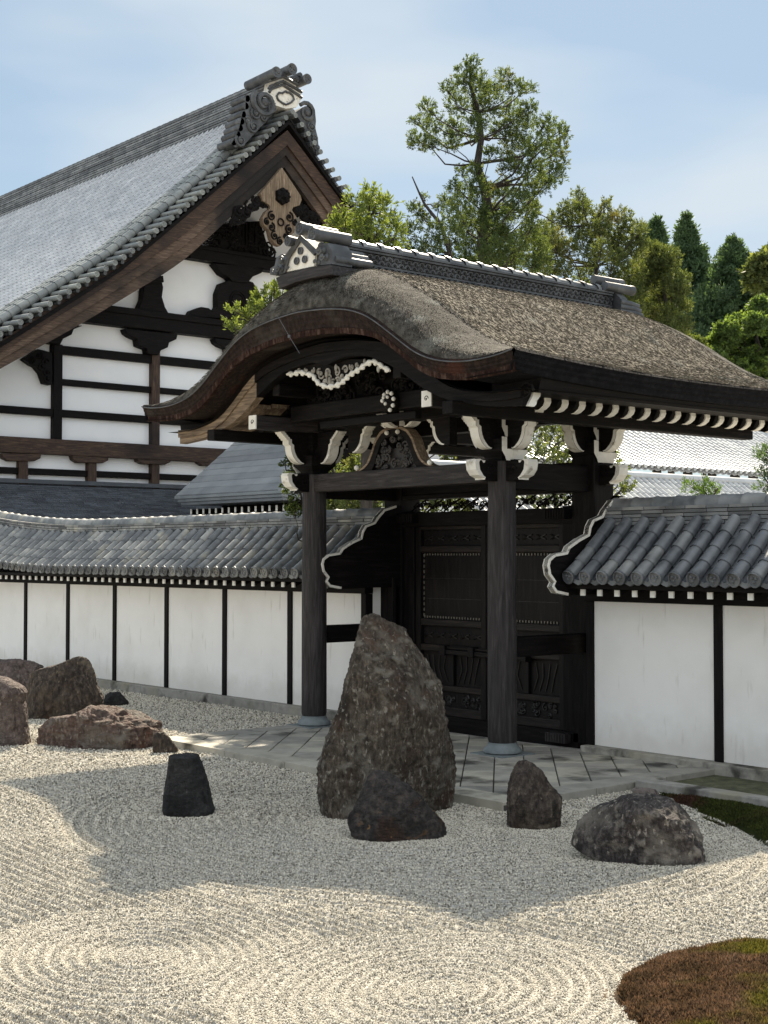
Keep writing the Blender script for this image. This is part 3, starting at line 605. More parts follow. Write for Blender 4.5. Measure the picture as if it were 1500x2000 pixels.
# ================================================================== GATE
XC, YF, YR, YG = -13.12, 9.8, 15.8, 12.82
XL, XR = -14.85, -11.37; YFC, YRC = 11.35, 14.3; YM = 12.88
G = thing('temple_gate', 'dark timber temple gate with curved bark roof and white tipped brackets', 'gate', (XC, YG, 0))
eS = [0, .51, .94, 1.27, 1.55, 1.8, 2.04, 2.3, 2.53, 2.78, 3.0, 3.3, 3.47]; eZ = [5.14, 5.11, 5.05, 4.94, 4.77, 4.61, 4.45, 4.35, 4.30, 4.272, 4.27, 4.285, 4.32]
bS = [0, .53, 1.03, 1.36, 1.64, 1.88, 2.09, 2.32, 2.79, 3.47]; bZ = [4.84, 4.82, 4.755, 4.67, 4.52, 4.35, 4.22, 4.13, 4.07, 4.10]
mS = [0, .3, .54, .98, 1.49, 1.9, 2.29, 2.67, 3.04, 3.47]; mZ = [5.72, 5.69, 5.63, 5.45, 5.17, 4.9, 4.68, 4.52, 4.41, 4.32]
def smooth_prof(Sx, Zx, n=400):
    s = np.linspace(0, 3.47, n); z = np.interp(s, Sx, Zx); k = np.ones(25)/25
    for _ in range(3):
        zp = np.concatenate([z[24:0:-1], z, np.full(24, 0)+z[-1]+(z[-1]-z[-2])*np.arange(1, 25)]); z = np.convolve(zp, k, 'same')[24:-24]
    return lambda q: np.interp(np.abs(q), s, z)
pe, pbm, pmn = smooth_prof(eS, eZ), smooth_prof(bS, bZ), smooth_prof(mS, mZ)
def sori_(y): t = (y-YG)/(YR-YG); return .10*(abs(t)**2.2)-.10
def roof_z(s, y):
    d = min(y-YF, YR-y); D = .95; f = math.sqrt(max(0, 1-(1-min(d/D, 1))**2.2))
    e_ = float(pe(s)); r_ = e_+max(0, float(pmn(s))-e_)*f
    k = np.clip((abs(s)-1.6)/1.8, 0, 1)
    return r_+sori_(y)*float(k)
NS, NY = 110, 90
ss = np.linspace(-3.47, 3.47, NS); yy = np.concatenate([YF+.95*np.linspace(0, 1, 26)**1.7, np.linspace(YF+1.05, YR-1.05, NY-52), YR-.95*np.linspace(1, 0, 26)**1.7])
V = []; NYY = len(yy)
for y in yy:
    for s in ss:
        zz = roof_z(s, y); q = Vector((s*2.2, y*2.2, 0))
        V.append((XC+s, y, zz+.005*mnoise.fractal(q*2, 1, 2, 4)))
idx = np.arange(NS*NYY).reshape(NYY, NS)
Fq = np.stack([idx[:-1, :-1], idx[:-1, 1:], idx[1:, 1:], idx[1:, :-1]], -1).reshape(-1, 4)
# loose bark strands lying down the slope
n = 130000; s = RNG.uniform(-3.47, 3.47, n); y = RNG.uniform(YF, YR, n)
keep = (s > -1.2) | (RNG.random(n) < .45); s, y = s[keep], y[keep]; n = len(s)
P0 = np.array([(XC+a, b, roof_z(a, b)+.004) for a, b in zip(s, y)])
sg = np.sign(s)*.05; P1 = np.array([(XC+a+c, b, roof_z(min(max(a+c, -3.47), 3.47), b)) for a, b, c in zip(s, y, sg)])
dn = P1-P0; dn /= np.linalg.norm(dn, axis=1, keepdims=True)
ed = np.minimum(y-YF, YR-y)[:, None]; dn = dn+np.where(ed < .7, 1, 0)*np.array([0, -.8, -.35])
dn[:, 2] += RNG.normal(.04, .035, n); dn[:, 1] += RNG.normal(0, .25, n); dn /= np.linalg.norm(dn, axis=1, keepdims=True)
V1, F1 = blades(P0, dn, RNG.uniform(.03, .08, n), RNG.uniform(.004, .009, n), .04)
nV = len(V)
V = np.array(V); rB = RNG.random(n)
def roll_part(name, m_, base_ok, leaf_ok):
    fq = Fq[base_ok]; V2 = V1.reshape(-1, 4, 3)[leaf_ok].reshape(-1, 3)
    fast(name, np.concatenate([V, V2]), np.concatenate([fq, np.arange(len(V2)).reshape(-1, 4)+nV]), m_, G, rnd=np.concatenate([np.full(len(fq), .5), rB[leaf_ok]]))
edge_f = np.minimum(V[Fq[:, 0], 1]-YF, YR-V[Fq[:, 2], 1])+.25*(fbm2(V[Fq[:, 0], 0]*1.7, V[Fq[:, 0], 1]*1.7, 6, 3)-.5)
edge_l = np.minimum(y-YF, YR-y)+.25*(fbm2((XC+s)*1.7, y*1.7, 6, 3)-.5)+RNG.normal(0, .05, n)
roll_part('bark_roof', BARK, edge_f >= .72, edge_l >= .72); roll_part('shaded_mossy_roll', BARKM, edge_f < .72, edge_l < .72)  # rolls take the mossy bark with shade put into its tone
# cut edge of the thatch all round, and the underside
m = MB(); ring = []
sE = np.linspace(-3.47, 3.47, 90)
for (ye, yi) in ((YF, YF+.16), (YR, YR-.16)):
    m = MB()
    top = [Vector((XC+s, ye, roof_z(s, ye)-.002)) for s in sE]; lip = [p+Vector((0, (-.03 if ye == YF else .03), -.03)) for p in top]
    def low(s): 
        k = np.clip((abs(s)-1.6)/1.8, 0, 1); return float(pbm(s))+sori_(ye)*float(k)
    bot = [Vector((XC+s*.992, ye+(yi-ye)*.35, low(s))) for s in sE]; inn = [Vector((XC+s*.97, yi+(.5 if ye == YF else -.5), low(s)+.03)) for s in sE]
    lay = [top, lip]
    for k in range(1, 8):
        f = k/8; o_ = (.010 if k % 2 else 0)*(1 if ye == YF else -1)
        for e_ in ((0, 0), (-.004, 1)) if k % 2 else ((0, 0),): lay.append([a.lerp(b, f)+Vector((0, o_, e_[0]+.003*math.sin(i*1.7+k*5))) for i, (a, b) in enumerate(zip(lip, bot))])
    lay += [bot, inn]
    m.ring(lay if ye == YF else lay[::-1], False, False)
    m.build('bark_edge', BAND, G, smooth=25)
m = MB()
for sd in (-3.47, 3.47):
    if sd > 0: m.build('bark_edge', BANDD, G, smooth=25); m = MB()
    yl = np.linspace(YF, YR, 60); q = 1 if sd > 0 else -1
    top = [Vector((XC+sd, y, roof_z(sd, y)-.002)) for y in yl]; lip = [p+Vector((.03*q, 0, -.03)) for p in top]
    bot = [Vector((XC+sd-.06*q, y, p.z-.215)) for y, p in zip(yl, top)]; inn = [Vector((XC+sd-.7*q, y, p.z-.02)) for y, p in zip(yl, bot)]
    lay = [top, lip]
    for k in range(1, 7): lay.append([a.lerp(b, k/7)+Vector((-.012*q if k % 2 else 0, 0, .003*math.sin(i*1.7+k*5))) for i, (a, b) in enumerate(zip(lip, bot))])
    lay += [bot, inn]
    m.ring(lay if q > 0 else lay[::-1], False, False)
m.build('bark_edge', BANDD, G, smooth=25)
m = MB()
for ye in (YF, YR):
    m = MB(); q = 1 if ye == YF else -1
    def lo_(s): k = np.clip((abs(s)-1.6)/1.8, 0, 1); return float(pbm(s))+sori_(ye)*float(k)
    a = [Vector((XC+s*.994, ye+q*(.03+.004*math.sin(s*97)), lo_(s)+.055)) for s in sE]; b = [Vector((XC+s*.994, ye+q*.04, lo_(s)-.006-.008*random.random())) for s in sE]; c_ = [p+Vector((0, q*.05, .002)) for p in b]
    m.ring([a, b, c_] if q > 0 else [c_, b, a], False, False)
    m.build('bark_fringe', FRNG, G)
# boarded ceiling below the bark
m = MB(); rg = []
for y in (YF+.3, YR-.3): rg.append([Vector((XC+s, y, float(pbm(s))-.02-.12*min(1, abs(s)/3.4))) for s in np.linspace(-3.35, 3.35, 60)])
m.ring(rg, False, False); m.build('ceiling', DW['y'], G, smooth=60)
# thin metal flashing line on the edge
m = MB(); m.tube([(XC+s, YF-.035, roof_z(s, YF)-.03) for s in sE], .007, 5); m.build('edge_flashing', TILED, G)

# bargeboards (front pair, rear pair)
hS = [0, .3, .75, 1.05, 1.35, 1.65, 1.93, 2.2, 2.7, 3.2]; hZ = [4.53, 4.60, 4.57, 4.46, 4.32, 4.13, 4.0, 3.92, 3.83, 3.80]
def barge(side, y, th, m_, name='bargeboard', s0=0, s1=3.2):
    m = MB(); sv = np.linspace(s0, s1, 48)
    lo = np.interp(sv, hS, hZ); k = np.ones(5)/5; l2 = np.convolve(np.concatenate([[lo[0]]*2, lo, [lo[-1]]*2]), k, 'valid'); l2[0] = lo[0]; l2[1] = lo[1]; l2[-2:] = lo[-2:]
    up_ = np.array([float(pbm(q))-.045-.06*min(1, q/3) for q in sv]); up_ = np.maximum(up_, l2+.06)
    r = [[(XC+side*a, y, b), (XC+side*a, y, c-.1), (XC+side*a, y-.03, c-.1), (XC+side*a, y-.03, c), (XC+side*a, y+th, c), (XC+side*a, y+th, b)] for a, b, c in zip(sv, l2, up_)]
    m.ring(r, True, True); return m.build(name, m_, G, smooth=35, fixn=True)
barge(-1, 10.2, .11, DW['x'], s1=1.42); tag(barge(-1, 10.2, .11, PW['x'], s0=1.42), 'sun-bleached pale tail of the bargeboard')
barge(1, 10.2, .11, DW['x']); barge(-1, YR-.5, .11, DW['x']); barge(1, YR-.5, .11, DW['x'])
# worn pale tail of the left bargeboard seen from below: soffit boards along the gable
m = MB()
for i, (ya, yb) in enumerate(((10.33, 10.62), (10.64, 10.92))):
    sv = np.linspace(1.7, 3.15, 16)
    r = [[(XC-a, ya, z), (XC-a, yb, z), (XC-a, yb, z+.05), (XC-a, ya, z+.05)] for a, z in [(q, float(np.interp(q, hS, hZ))+.07+.02*i) for q in sv]]
    m.ring(r, True, True)
m.build('soffit_board', PW['x'], G, smooth=35, fixn=True)
# white stepped end caps of the right bargeboard
def poly_x(u_v, x, dx, m_, name, par):
    q = MB(); q.prism([tuple(on_x(u, v, x)) for u, v in u_v], (dx, 0, 0)); return q.build(name, m_, par)
def poly_y(u_v, y, dy, m_, name, par):
    q = MB(); q.prism([tuple(on_y(u, v, y)) for u, v in u_v], (0, dy, 0)); return q.build(name, m_, par)
capR = Z10((622, 70), (665, 72), (660, 100), (655, 120), (655, 150), (652, 185), (630, 215), (625, 240), (610, 255), (570, 250), (580, 225), (600, 185), (612, 150))
poly_x(capR, XC+3.2, .03, WHITE, 'bargeboard_cap', G)
m = MB(); m.spiral(on_y(1028, 765, 10.19), (1, 0, 0), (0, 0, 1), .1, 1.7, .014); m.build('barge_scroll', DW['x'], G)

# columns
def column(x, y, name='column'):
    m = MB(); m.lathe((x, y, 0), [(.152, .20), (.165, .24), (.165, .6), (.163, 2.), (.155, 3.36)], 36)
    m.build(name, CWd['z'], G, smooth=40)
    b = MB(); b.box(x-.26, x+.26, y-.26, y+.26, .05, .086)
    b.lathe((x, y, 0), [(.19, .086), (.215, .10), (.215, .125), (.205, .145), (.18, .16), (.165, .19), (.168, .205), (.15, .21)], 32)
    b.build('column_base', BASEST, G, smooth=40)
for x in (XL, XR):
    column(x, YFC)
def post(x, y, w_, z0, z1, m_=None, name='main_post'):
    m = MB(); m.box(x-w_/2, x+w_/2, y-w_/2, y+w_/2, z0, z1); return m.build(name, m_ or DW['z'], G, bev=.02)
for x in (XL, XR): post(x, YM, .36, .06, 3.5)
# tie beams
def beam(x0, x1, y0, y1, z0, z1, ax, name='tie_beam', m_=None):
    m = MB(); m.box(x0, x1, y0, y1, z0, z1); return m.build(name, (m_ or DW)[ax], G, bev=.012)
beam(XL+.1, XR-.1, YFC-.1, YFC+.1, 3.13, 3.36, 'x', m_=CWd); beam(XL+.1, XR-.1, YM-.14, YM+.14, 3.12, 3.42, 'x')
for x in (XL, XR):
    beam(x-.09, x+.09, YFC+.1, YM-.1, 3.05, 3.36, 'y')
    beam(x-.06, x+.06, YFC+.12, YM-.16, 1.15, 1.38, 'y', 'penetrating_beam')
# beam noses with white ends
def nose(x, y, dx, dy, dark, par, z=3.13, white=True):
    """elephant trunk shaped nose sticking out of a column"""
    prof = [(0, .0), (.13, 0), (.13, .012), (.20, .012), (.20, .03), (.28, .06), (.33, .12), (.345, .2), (.33, .235), (.27, .24), (.25, .235), (.22, .20), (.18, .205), (.14, .24), (0, .24)]
    s0 = .14; hw = .075; A = Vector((dx, dy, 0)); B = Vector((dy, dx, 0)); c = Vector((x, y, z))
    m = MB(); m.prism([c+A*(s0+a)-B*hw+Vector((0, 0, b)) for a, b in prof], B*2*hw); N0 = m.build('beam_nose', dark, par, bev=.006)
    if white:
        q = MB(); ed = prof[3:12]; rg = []
        for a, b in ed:
            rg.append([c+A*(s0+a+.004)+B*t_+Vector((0, 0, b)) for t_ in (-hw-.003, hw+.003)])
        inn = [(a-.055 if a > .22 else a-.015, min(max(b, .035), .225)) for a, b in ed]
        for sgn in (-1, 1):
            for i in range(len(ed)-1):
                f = [(ed[i][0]+.004, ed[i][1]), (ed[i+1][0]+.004, ed[i+1][1]), inn[i+1], inn[i]]
                q.add([c+A*(s0+a)+B*sgn*(hw+.003)+Vector((0, 0, b)) for a, b in f], [(0, 1, 2, 3)])
        q.ring(rg, False, False); q.build('white_end', WHITE, N0)
        for sg in (-1, 1):
            q = MB(); q.spiral(c+A*(s0+.1)+B*sg*(hw+.004)+Vector((0, 0, .13)), A, (0, 0, 1), .06, 1.3, .008); q.build('scroll', DW['x'], N0)
for x in (XL, XR):
    q = 1 if x == XR else -1
    for y in (YFC, YM):
        nose(x, y, q, 0, DW['x'], G)
    nose(x, YFC, 0, -1, DW['y'], G)
# bracket sets
def arm(mb, wb, c, A, B, r0, r1, z0, z1, hw, steps=True):
    """bow arm reaching along A; its curved end is painted white"""
    n = 8; prof = [(0, z0)]; curve = []
    rx = .2; 
    for i in range(n+1):
        t = i/n*PI/2; curve.append((r1-rx+rx*math.sin(t), z0+(z1-z0)*.62*(1-math.cos(t))))
    curve += [(r1+.035, z0+(z1-z0)*.68), (r1+.035, z0+(z1-z0)*.82)]
    if steps:
        for k in range(4):
            curve += [(r1+.06+.028*k, z0+(z1-z0)*(.82+.07*k)), (r1+.075+.028*k, z0+(z1-z0)*(.89+.07*k))]
    top = z0+(z1-z0)*1.1
    poly = [(0, z0)]+curve+[(curve[-1][0], top), (0, top)]
    mb.prism([c+A*a-B*hw+Vector((0, 0, z)) for a, z in poly], B*2*hw)
    rg = [[c+A*(a+.004)+B*t+Vector((0, 0, z-.002)) for t in (-hw-.002, hw+.002)] for a, z in curve]
    wb.ring(rg, False, False)
    for sgn in (-1, 1):  # painted return on the side faces
        for i in range(len(curve)-1):
            (a, z), (a2, z2) = curve[i], curve[i+1]; wd = .045
            f = [(a, z), (a2, z2), (a2-wd*min(1, (i+2)/4), z2+.012), (a-wd*min(1, (i+1)/4), z+.012)]
            wb.add([c+A*p+B*sgn*(hw+.0025)+Vector((0, 0, q_)) for p, q_ in f], [(0, 1, 2, 3)])
def bracket(x, y, z, dirs):
    mb = MB(); ws = []; c = Vector((x, y, z))
    def block(h0, h1, hw):  # bearing block: straight upper half, hollowed lower half
        hm_ = h0+(h1-h0)*.45
        mb.ring([[c+Vector((a*k, b*k, h)) for a, b in ((-1, -1), (1, -1), (1, 1), (-1, 1))] for h, k in ((h0, hw*.62), (h0+(hm_-h0)*.4, hw*.68), (hm_, hw*.95), (hm_+.003, hw), (h1, hw))], True, True)
    block(0, .24, .2)
    for (dx, dy) in dirs:
        wb = MB(); arm(mb, wb, c, Vector((dx, dy, 0)), Vector((-dy, dx, 0)), 0, .43, .13, .50, .065); ws.append(wb)
    block(.27, .5, .15)
    # white faces of the blocks towards the outside
    q = 1 if x > XC else -1
    for sy in (-1,):
        for h0, h1, hw in ((0, .24, .2), (.27, .5, .15)):
            hm_ = h0+(h1-h0)*.45; xo = x+q*(hw+.004)
            lw = .075 if hw > .17 else .05
            wb = MB(); ws.append(wb); wb.prism([(xo, y+sy*hw, z+h1+.02), (xo, y+sy*(hw-lw), z+h1+.02), (xo, y+sy*(hw-lw), z+hm_+.02), (xo, y-sy*hw, z+hm_+.02), (xo, y-sy*hw, z+hm_-.01), (xo, y-sy*hw*.74, z+h0+.04), (xo, y-sy*hw*.64, z+h0), (xo, y+sy*hw*.66, z+h0), (xo, y+sy*hw*.74, z+h0+.04), (xo, y+sy*hw, z+hm_)], (q*.006, 0, 0))
    mb.prism([(x-.15, y-.15, z+.5), (x+.15, y-.15, z+.5), (x+.15, y+.15, z+.5), (x-.15, y+.15, z+.5)], (0, 0, .18))
    b = mb.build('bracket_set', DW['x'], G)
    for wb in ws: wb.build('white_end', WHITE, b)
    return b
for x in (XL, XR):
    q = 1 if x == XR else -1
    bracket(x, YFC, 3.36, [(1, 0), (-1, 0), (0, -1), (0, 1)]); bracket(x, YM, 3.40, [(q, 0), (0, -1), (0, 1)])
# purlins carried on the brackets
for x in (XL-.5, XR+.5): beam(x-.08, x+.08, 10.05, YR-.5, 3.78, 3.92, 'y', 'eave_purlin')
for x in (XL, XR): beam(x-.08, x+.08, 10.5, YR-.6, 3.9, 4.1, 'y', 'wall_purlin')
for y in (YFC, YM): beam(XL-.65, XR+.65, y-.08, y+.08, 3.92, 4.12, 'x', 'cross_beam')
beam(XC-.1, XC+.1, 10.35, YR-.6, 4.5, 4.72, 'y', 'ridge_beam')
for sx in (-1, 1): beam(XC+sx*1.15-.07, XC+sx*1.15+.07, 10.3, YR-.6, 4.28, 4.42, 'y', 'ridge_beam')
# projecting beam ends with white caps below the bargeboard
for (u, v) in ((497, 825), (837, 779)):
    p = on_y(u, v, 10.32); m = MB(); m.box(p[0]-.075, p[0]+.075, 10.3, 12.6, p[2]-.085, p[2]+.085); Q = m.build('purlin_end', CWd['y'], G, bev=.006)
    m = MB(); m.box(p[0]-.078, p[0]+.078, 10.285, 10.3, p[2]-.088, p[2]+.088); m.build('white_end', WHITE, Q)
    m = MB(); m.spiral((p[0], 10.284, p[2]), (1, 0, 0), (0, 0, 1), .035, 1.2, .005); m.build('scroll', DW['y'], Q)
# white tipped rafters on both eaves
def rafter_mesh(q):
    xe = XC+q*2.82; zc = 3.915
    m = MB(); m.prism([(XC+q*1.7, -.04, 4.13), (XC+q*1.7, -.04, 4.24), (xe+q*.02, -.04, zc+.085), (xe-q*.075, -.04, zc-.075)], (0, .08, 0)); 
    wq = MB(); pr = [(.085, .09), (.075, .055), (.05, .045), (.055, .0), (.035, -.04), (-.02, -.075), (-.07, -.085)]
    rg = [[(xe+q*a, t, zc+b) for t in (-.042, .042)] for a, b in pr]
    wq.ring(rg, False, False); wq.ring([[(xe+q*(a-.02), t, zc+b) for t in (-.042, .042)] for a, b in pr][::-1], False, False)
    for t in (-.042, .042):
        for i in range(len(pr)-1): wq.add([(xe+q*pr[i][0], t, zc+pr[i][1]), (xe+q*pr[i+1][0], t, zc+pr[i+1][1]), (xe+q*(pr[i+1][0]-.02), t, zc+pr[i+1][1]), (xe+q*(pr[i][0]-.02), t, zc+pr[i][1])], [(0, 1, 2, 3)])
    return m, wq
for q in (1, -1):
    m, wq = rafter_mesh(q)
    for mm in (m, wq): mm.v = [(a, b+10.92, c) for a, b, c in mm.v]
    R0 = m.build('rafter', DW['x'], G); W0 = wq.build('white_end', WHITE, R0, fixn=True)
    for i in range(1, 17):
        r_ = copy_part(R0, G, (0, .272*i, 0)); copy_part(W0, r_, (0, 0, 0))
    m = MB(); m.prism([(XC+q*2.66, 10.3, 4.0), (XC+q*3.32, 10.3, 3.93), (XC+q*3.36, 10.3, 4.08), (XC+q*2.66, 10.3, 4.13)], (0, 5.0, 0)); m.build('eave_board', DW['y'], G)
# carved frog-leg strut on the front beam
def strut(xc, y, z, sc=1):
    m = MB(); outer = [(-.86, .0), (-.72, .03), (-.6, .10), (-.5, .25), (-.42, .42), (-.30, .54), (-.14, .6), (0, .61), (.14, .6), (.30, .54), (.42, .42), (.5, .25), (.6, .10), (.72, .03), (.86, 0)]
    inner = [(-.5, .0), (-.44, .06), (-.38, .2), (-.3, .36), (-.2, .45), (0, .48), (.2, .45), (.3, .36), (.38, .2), (.44, .06), (.5, 0)]
    n = 40
    def rs(p):
        p = np.array(p); d = np.r_[0, np.cumsum(np.hypot(*np.diff(p, axis=0).T))]; t = np.linspace(0, d[-1], n); return np.stack([np.interp(t, d, p[:, 0]), np.interp(t, d, p[:, 1])], 1)
    o_, i_ = rs(outer), rs(inner)
    r = [[(xc+a*sc, y-.07, z+b*sc), (xc+c*sc, y-.07, z+d*sc), (xc+c*sc, y+.07, z+d*sc), (xc+a*sc, y+.07, z+b*sc)] for (a, b), (c, d) in zip(o_, i_)]
    m.ring(r, True, True); K = m.build('frog_leg_strut', DW['x'], G, fixn=True)
    e = MB(); r = [[(xc+a*sc, y-.075, z+b*sc+.003), (xc+(a+(c-a)*.28)*sc, y-.075, z+(b+(d-b)*.28)*sc), (xc+(a+(c-a)*.28)*sc, y+.075, z+(b+(d-b)*.28)*sc), (xc+a*sc, y+.075, z+b*sc+.003)] for (a, b), (c, d) in zip(o_, i_)]
    e.ring(r, True, True); e.build('strut_rim', PW['x'], K, fixn=True)
    cv = MB()
    for k in range(46):
        a = random.uniform(-.42, .42); b = random.uniform(.02, .44*(1-(abs(a)/.5)**2.2)+.02)
        cv.spiral((xc+a*sc, y-.03+random.uniform(-.03, .02), z+b*sc), (1, 0, 0), (0, .0, 1), random.uniform(.04, .085)*sc, random.uniform(.8, 1.5), .016, random.choice((-1, 1)), random.uniform(0, 6), 5, 12)
    cv.box(xc-.44*sc, xc+.44*sc, y+.0, y+.02, z, z+.3*sc)
    cv.build('scroll_carving', mat('carving_wood', [(.012, .011, .011), (.035, .03, .028)], rough=.5, bump=0), K, smooth=60)
    for sx in (-1, 1):
        for a, b, r in ((.12, .52, .03), (.8, .05, .035)): wv = MB(); wv.ball((xc+sx*a*sc, y-.09, z+b*sc), r); wv.build('white_stud', WHITE, K, smooth=60)
strut(XC-.05, YFC, 3.36, .86)
# middle bracket above the strut, upper rainbow beam and pendants
mb = MB(); ws = [MB() for _ in range(4)]; c = Vector((XC, YFC, 3.88))
mb.box(XC-.14, XC+.14, YFC-.14, YFC+.14, 3.88, 4.0)
for dx in (-1, 1): arm(mb, ws[(dx+1)//2], c, Vector((dx, 0, 0)), Vector((0, 1, 0)), 0, .34, -.02, .2, .06)
arm(mb, ws[2], c, Vector((0, -1, 0)), Vector((1, 0, 0)), 0, .3, -.02, .2, .06)
ws[3].prism([(XC+.145, YFC-.14, 3.87), (XC+.145, YFC-.05, 3.87), (XC+.145, YFC-.05, 4.06), (XC+.145, YFC-.14, 4.06)], (.006, 0, 0))
b = mb.build('bracket_set', DW['x'], G)
for wb in ws: wb.build('white_end', WHITE, b)
for x in (XC-.95, XC+.95):
    mb, wb = MB(), MB(); c = Vector((x, YFC, 3.6))
    arm(mb, wb, c, Vector((1 if x < XC else -1, 0, 0)), Vector((0, 1, 0)), 0, .3, 0, .34, .06)
    b = mb.build('bracket_set', DW['x'], G); wb.build('white_end', WHITE, b)
beam(XC-1.45, XC+1.45, 10.75, 10.93, 4.0, 4.2, 'x', 'rainbow_beam')
beam(XC-.9, XC+.9, 10.8, 10.9, 3.88, 3.97, 'x', 'rainbow_beam')
m = MB()
for k in range(90):
    a = random.uniform(-1.2, 1.2); top = float(np.interp(abs(a), hS, hZ)); b = random.uniform(4.2, max(4.24, top-.02))
    m.spiral((XC+a, 10.86+random.uniform(-.05, .03), b), (1, 0, 0), (0, 0, 1), random.uniform(.05, .12), random.uniform(.7, 1.4), .02, random.choice((-1, 1)), random.uniform(0, 6), 5, 12)
m.prism([(XC+a, 10.93, z) for a, z in [(-1.4, 4.2), (1.4, 4.2), (1.2, 4.4), (.6, 4.6), (0, 4.68), (-.6, 4.6), (-1.2, 4.4)]], (0, .04, 0))
m.build('gable_carving', DW['x'], G, smooth=60)
m = MB(); p = on_y(768, 785, 10.72); m.ball(p, .11, 10, sc=(.8, 1, 1.1)); m.ball((p[0], p[1]-.06, p[2]-.04), .06)
H = m.build('carved_beast_head', DW['x'], G, smooth=60); m = MB()
for k in range(7):
    th = -1.2+k*.7; m.ball((p[0]+.10*math.cos(th), p[1]-.08, p[2]+.11*math.sin(th)), .026, 6)
for sx in (-1, 1): m.ball((p[0]+sx*.035, p[1]-.12, p[2]+.045), .02, 6)
m.ball((p[0], p[1]-.12, p[2]-.03), .022, 6); m.build('white_stud', WHITE, H, smooth=60)
# hanging gable pendant, white edged
pend = Z2((680, 795), (715, 770), (760, 760), (800, 750), (870, 735), (950, 730), (1040, 730), (1110, 730), (1165, 770), (1165, 790), (1130, 785), (1100, 760), (1060, 755), (1030, 770), (985, 790), (960, 815), (940, 845), (900, 860), (860, 855), (820, 830), (800, 800), (750, 805))
K = poly_y(pend, 10.3, .06, DW['x'], 'gable_pendant', G)
m = MB(); low = Z2((680, 800), (715, 800), (735, 790), (770, 800), (800, 805), (815, 830), (835, 850), (870, 862), (905, 858), (935, 845), (955, 825), (975, 805), (1000, 790), (1025, 775), (1050, 755), (1085, 740), (1110, 750), (1135, 770), (1165, 785))
for i in range(len(low)-1):
    a = on_y(*low[i], 10.28); b = on_y(*low[i+1], 10.28); m.tube([a, (a+b)/2+np.array([0, 0, .012]), b], [.022, .030, .016], 6); m.ball((a+b)/2+np.array([0, .0, -.012]), .03, 6, sc=(1.2, .8, .9))
m.build('white_rim', WHITE, K, smooth=60)
m = MB()
for (a, b, r) in ((840, 800, 24), (880, 820, 26), (915, 790, 24), (870, 790, 20), (955, 780, 22), (920, 830, 18), (860, 835, 18), (895, 840, 16), (830, 790, 16), (940, 810, 18), (985, 765, 18), (1010, 755, 14), (800, 785, 16), (770, 782, 13), (1050, 742, 12), (1090, 738, 10), (735, 785, 11)):
    p = on_y(*Z2((a, b))[0], 10.285); m.spiral(p, (1, 0, 0), (0, 0, 1), r/2.42*13.6/2773*1.25, 1.1, .013, random.choice((-1, 1)), random.uniform(0, 6))
for (a, b) in ((865, 800), (880, 830), (910, 770), (1110, 775)):
    p = on_y(*Z2((a, b))[0], 10.27); m.ball(p, .03, 7, sc=(.8, .6, 1.5))
m.build('pale_scroll', mat('limewashed_carving', [(.12, .11, .095), (.26, .245, .215), (.42, .40, .36)], scale=9, rough=.8, bump=.2), K, smooth=60)

# doors, frame and transom
YD = 12.84
def ux(u): return float(on_y(u, 1200, YD)[0])
def vz(v): return float(on_y(930, v, YD)[2])
xl0, xl1 = XL+.18, XR-.18
for x in (xl0+.1, xl1-.1): 
    m = MB(); m.box(x-.1, x+.1, YD-.08, YD+.14, .1, 2.9); m.build('door_jamb', DW['z'], G, bev=.008)
for z0, z1 in ((2.69, 2.88), (3.06, 3.12)):
    m = MB(); m.box(xl0, xl1, YD-.12, YD+.14, z0, z1); m.build('lintel', DW['x'], G, bev=.008)
m = MB(); m.box(xl0-.1, xl1+.1, YD-.14, YD+.14, -.02, .19); m.build('threshold', DW['x'], G, bev=.008)
m = MB()
for k in range(64):
    a = xl0+.12+(xl1-xl0-.24)*(k+.5)/64; m.spiral((a, YD+random.uniform(-.02, .02), 2.97+random.uniform(-.045, .045)), (1, 0, 0), (0, 0, 1), random.uniform(.035, .06), random.uniform(.8, 1.3), .011, random.choice((-1, 1)), random.uniform(0, 6), 5, 11)
for k in range(9):
    a = xl0+.2+(xl1-xl0-.4)*k/8; m.tube([(a-.16, YD, 2.89), (a, YD, 2.98), (a+.16, YD, 3.05)], .012, 5)
m.build('pierced_transom', DW['x'], G, smooth=60)
mid = (xl0+xl1)/2
CARV = mat('door_carving_wood', [(.005, .0042, .0038), (.013, .011, .0095)], rough=.45, bump=0)
STUD = mat('pale_metal_stud', [(.14, .125, .10), (.24, .22, .18)], rough=.4, bump=0, metal=.3)
GRLW = wood('door_wood', [(.0028, .0024, .0026), (.007, .0056, .0056), (.016, .0125, .011)], rough=.5, spec=.15)
RAILW = wood('worn_rail_wood', [(.006, .005, .0045), (.015, .0115, .0098), (.032, .025, .021)], rough=.5, spec=.2)
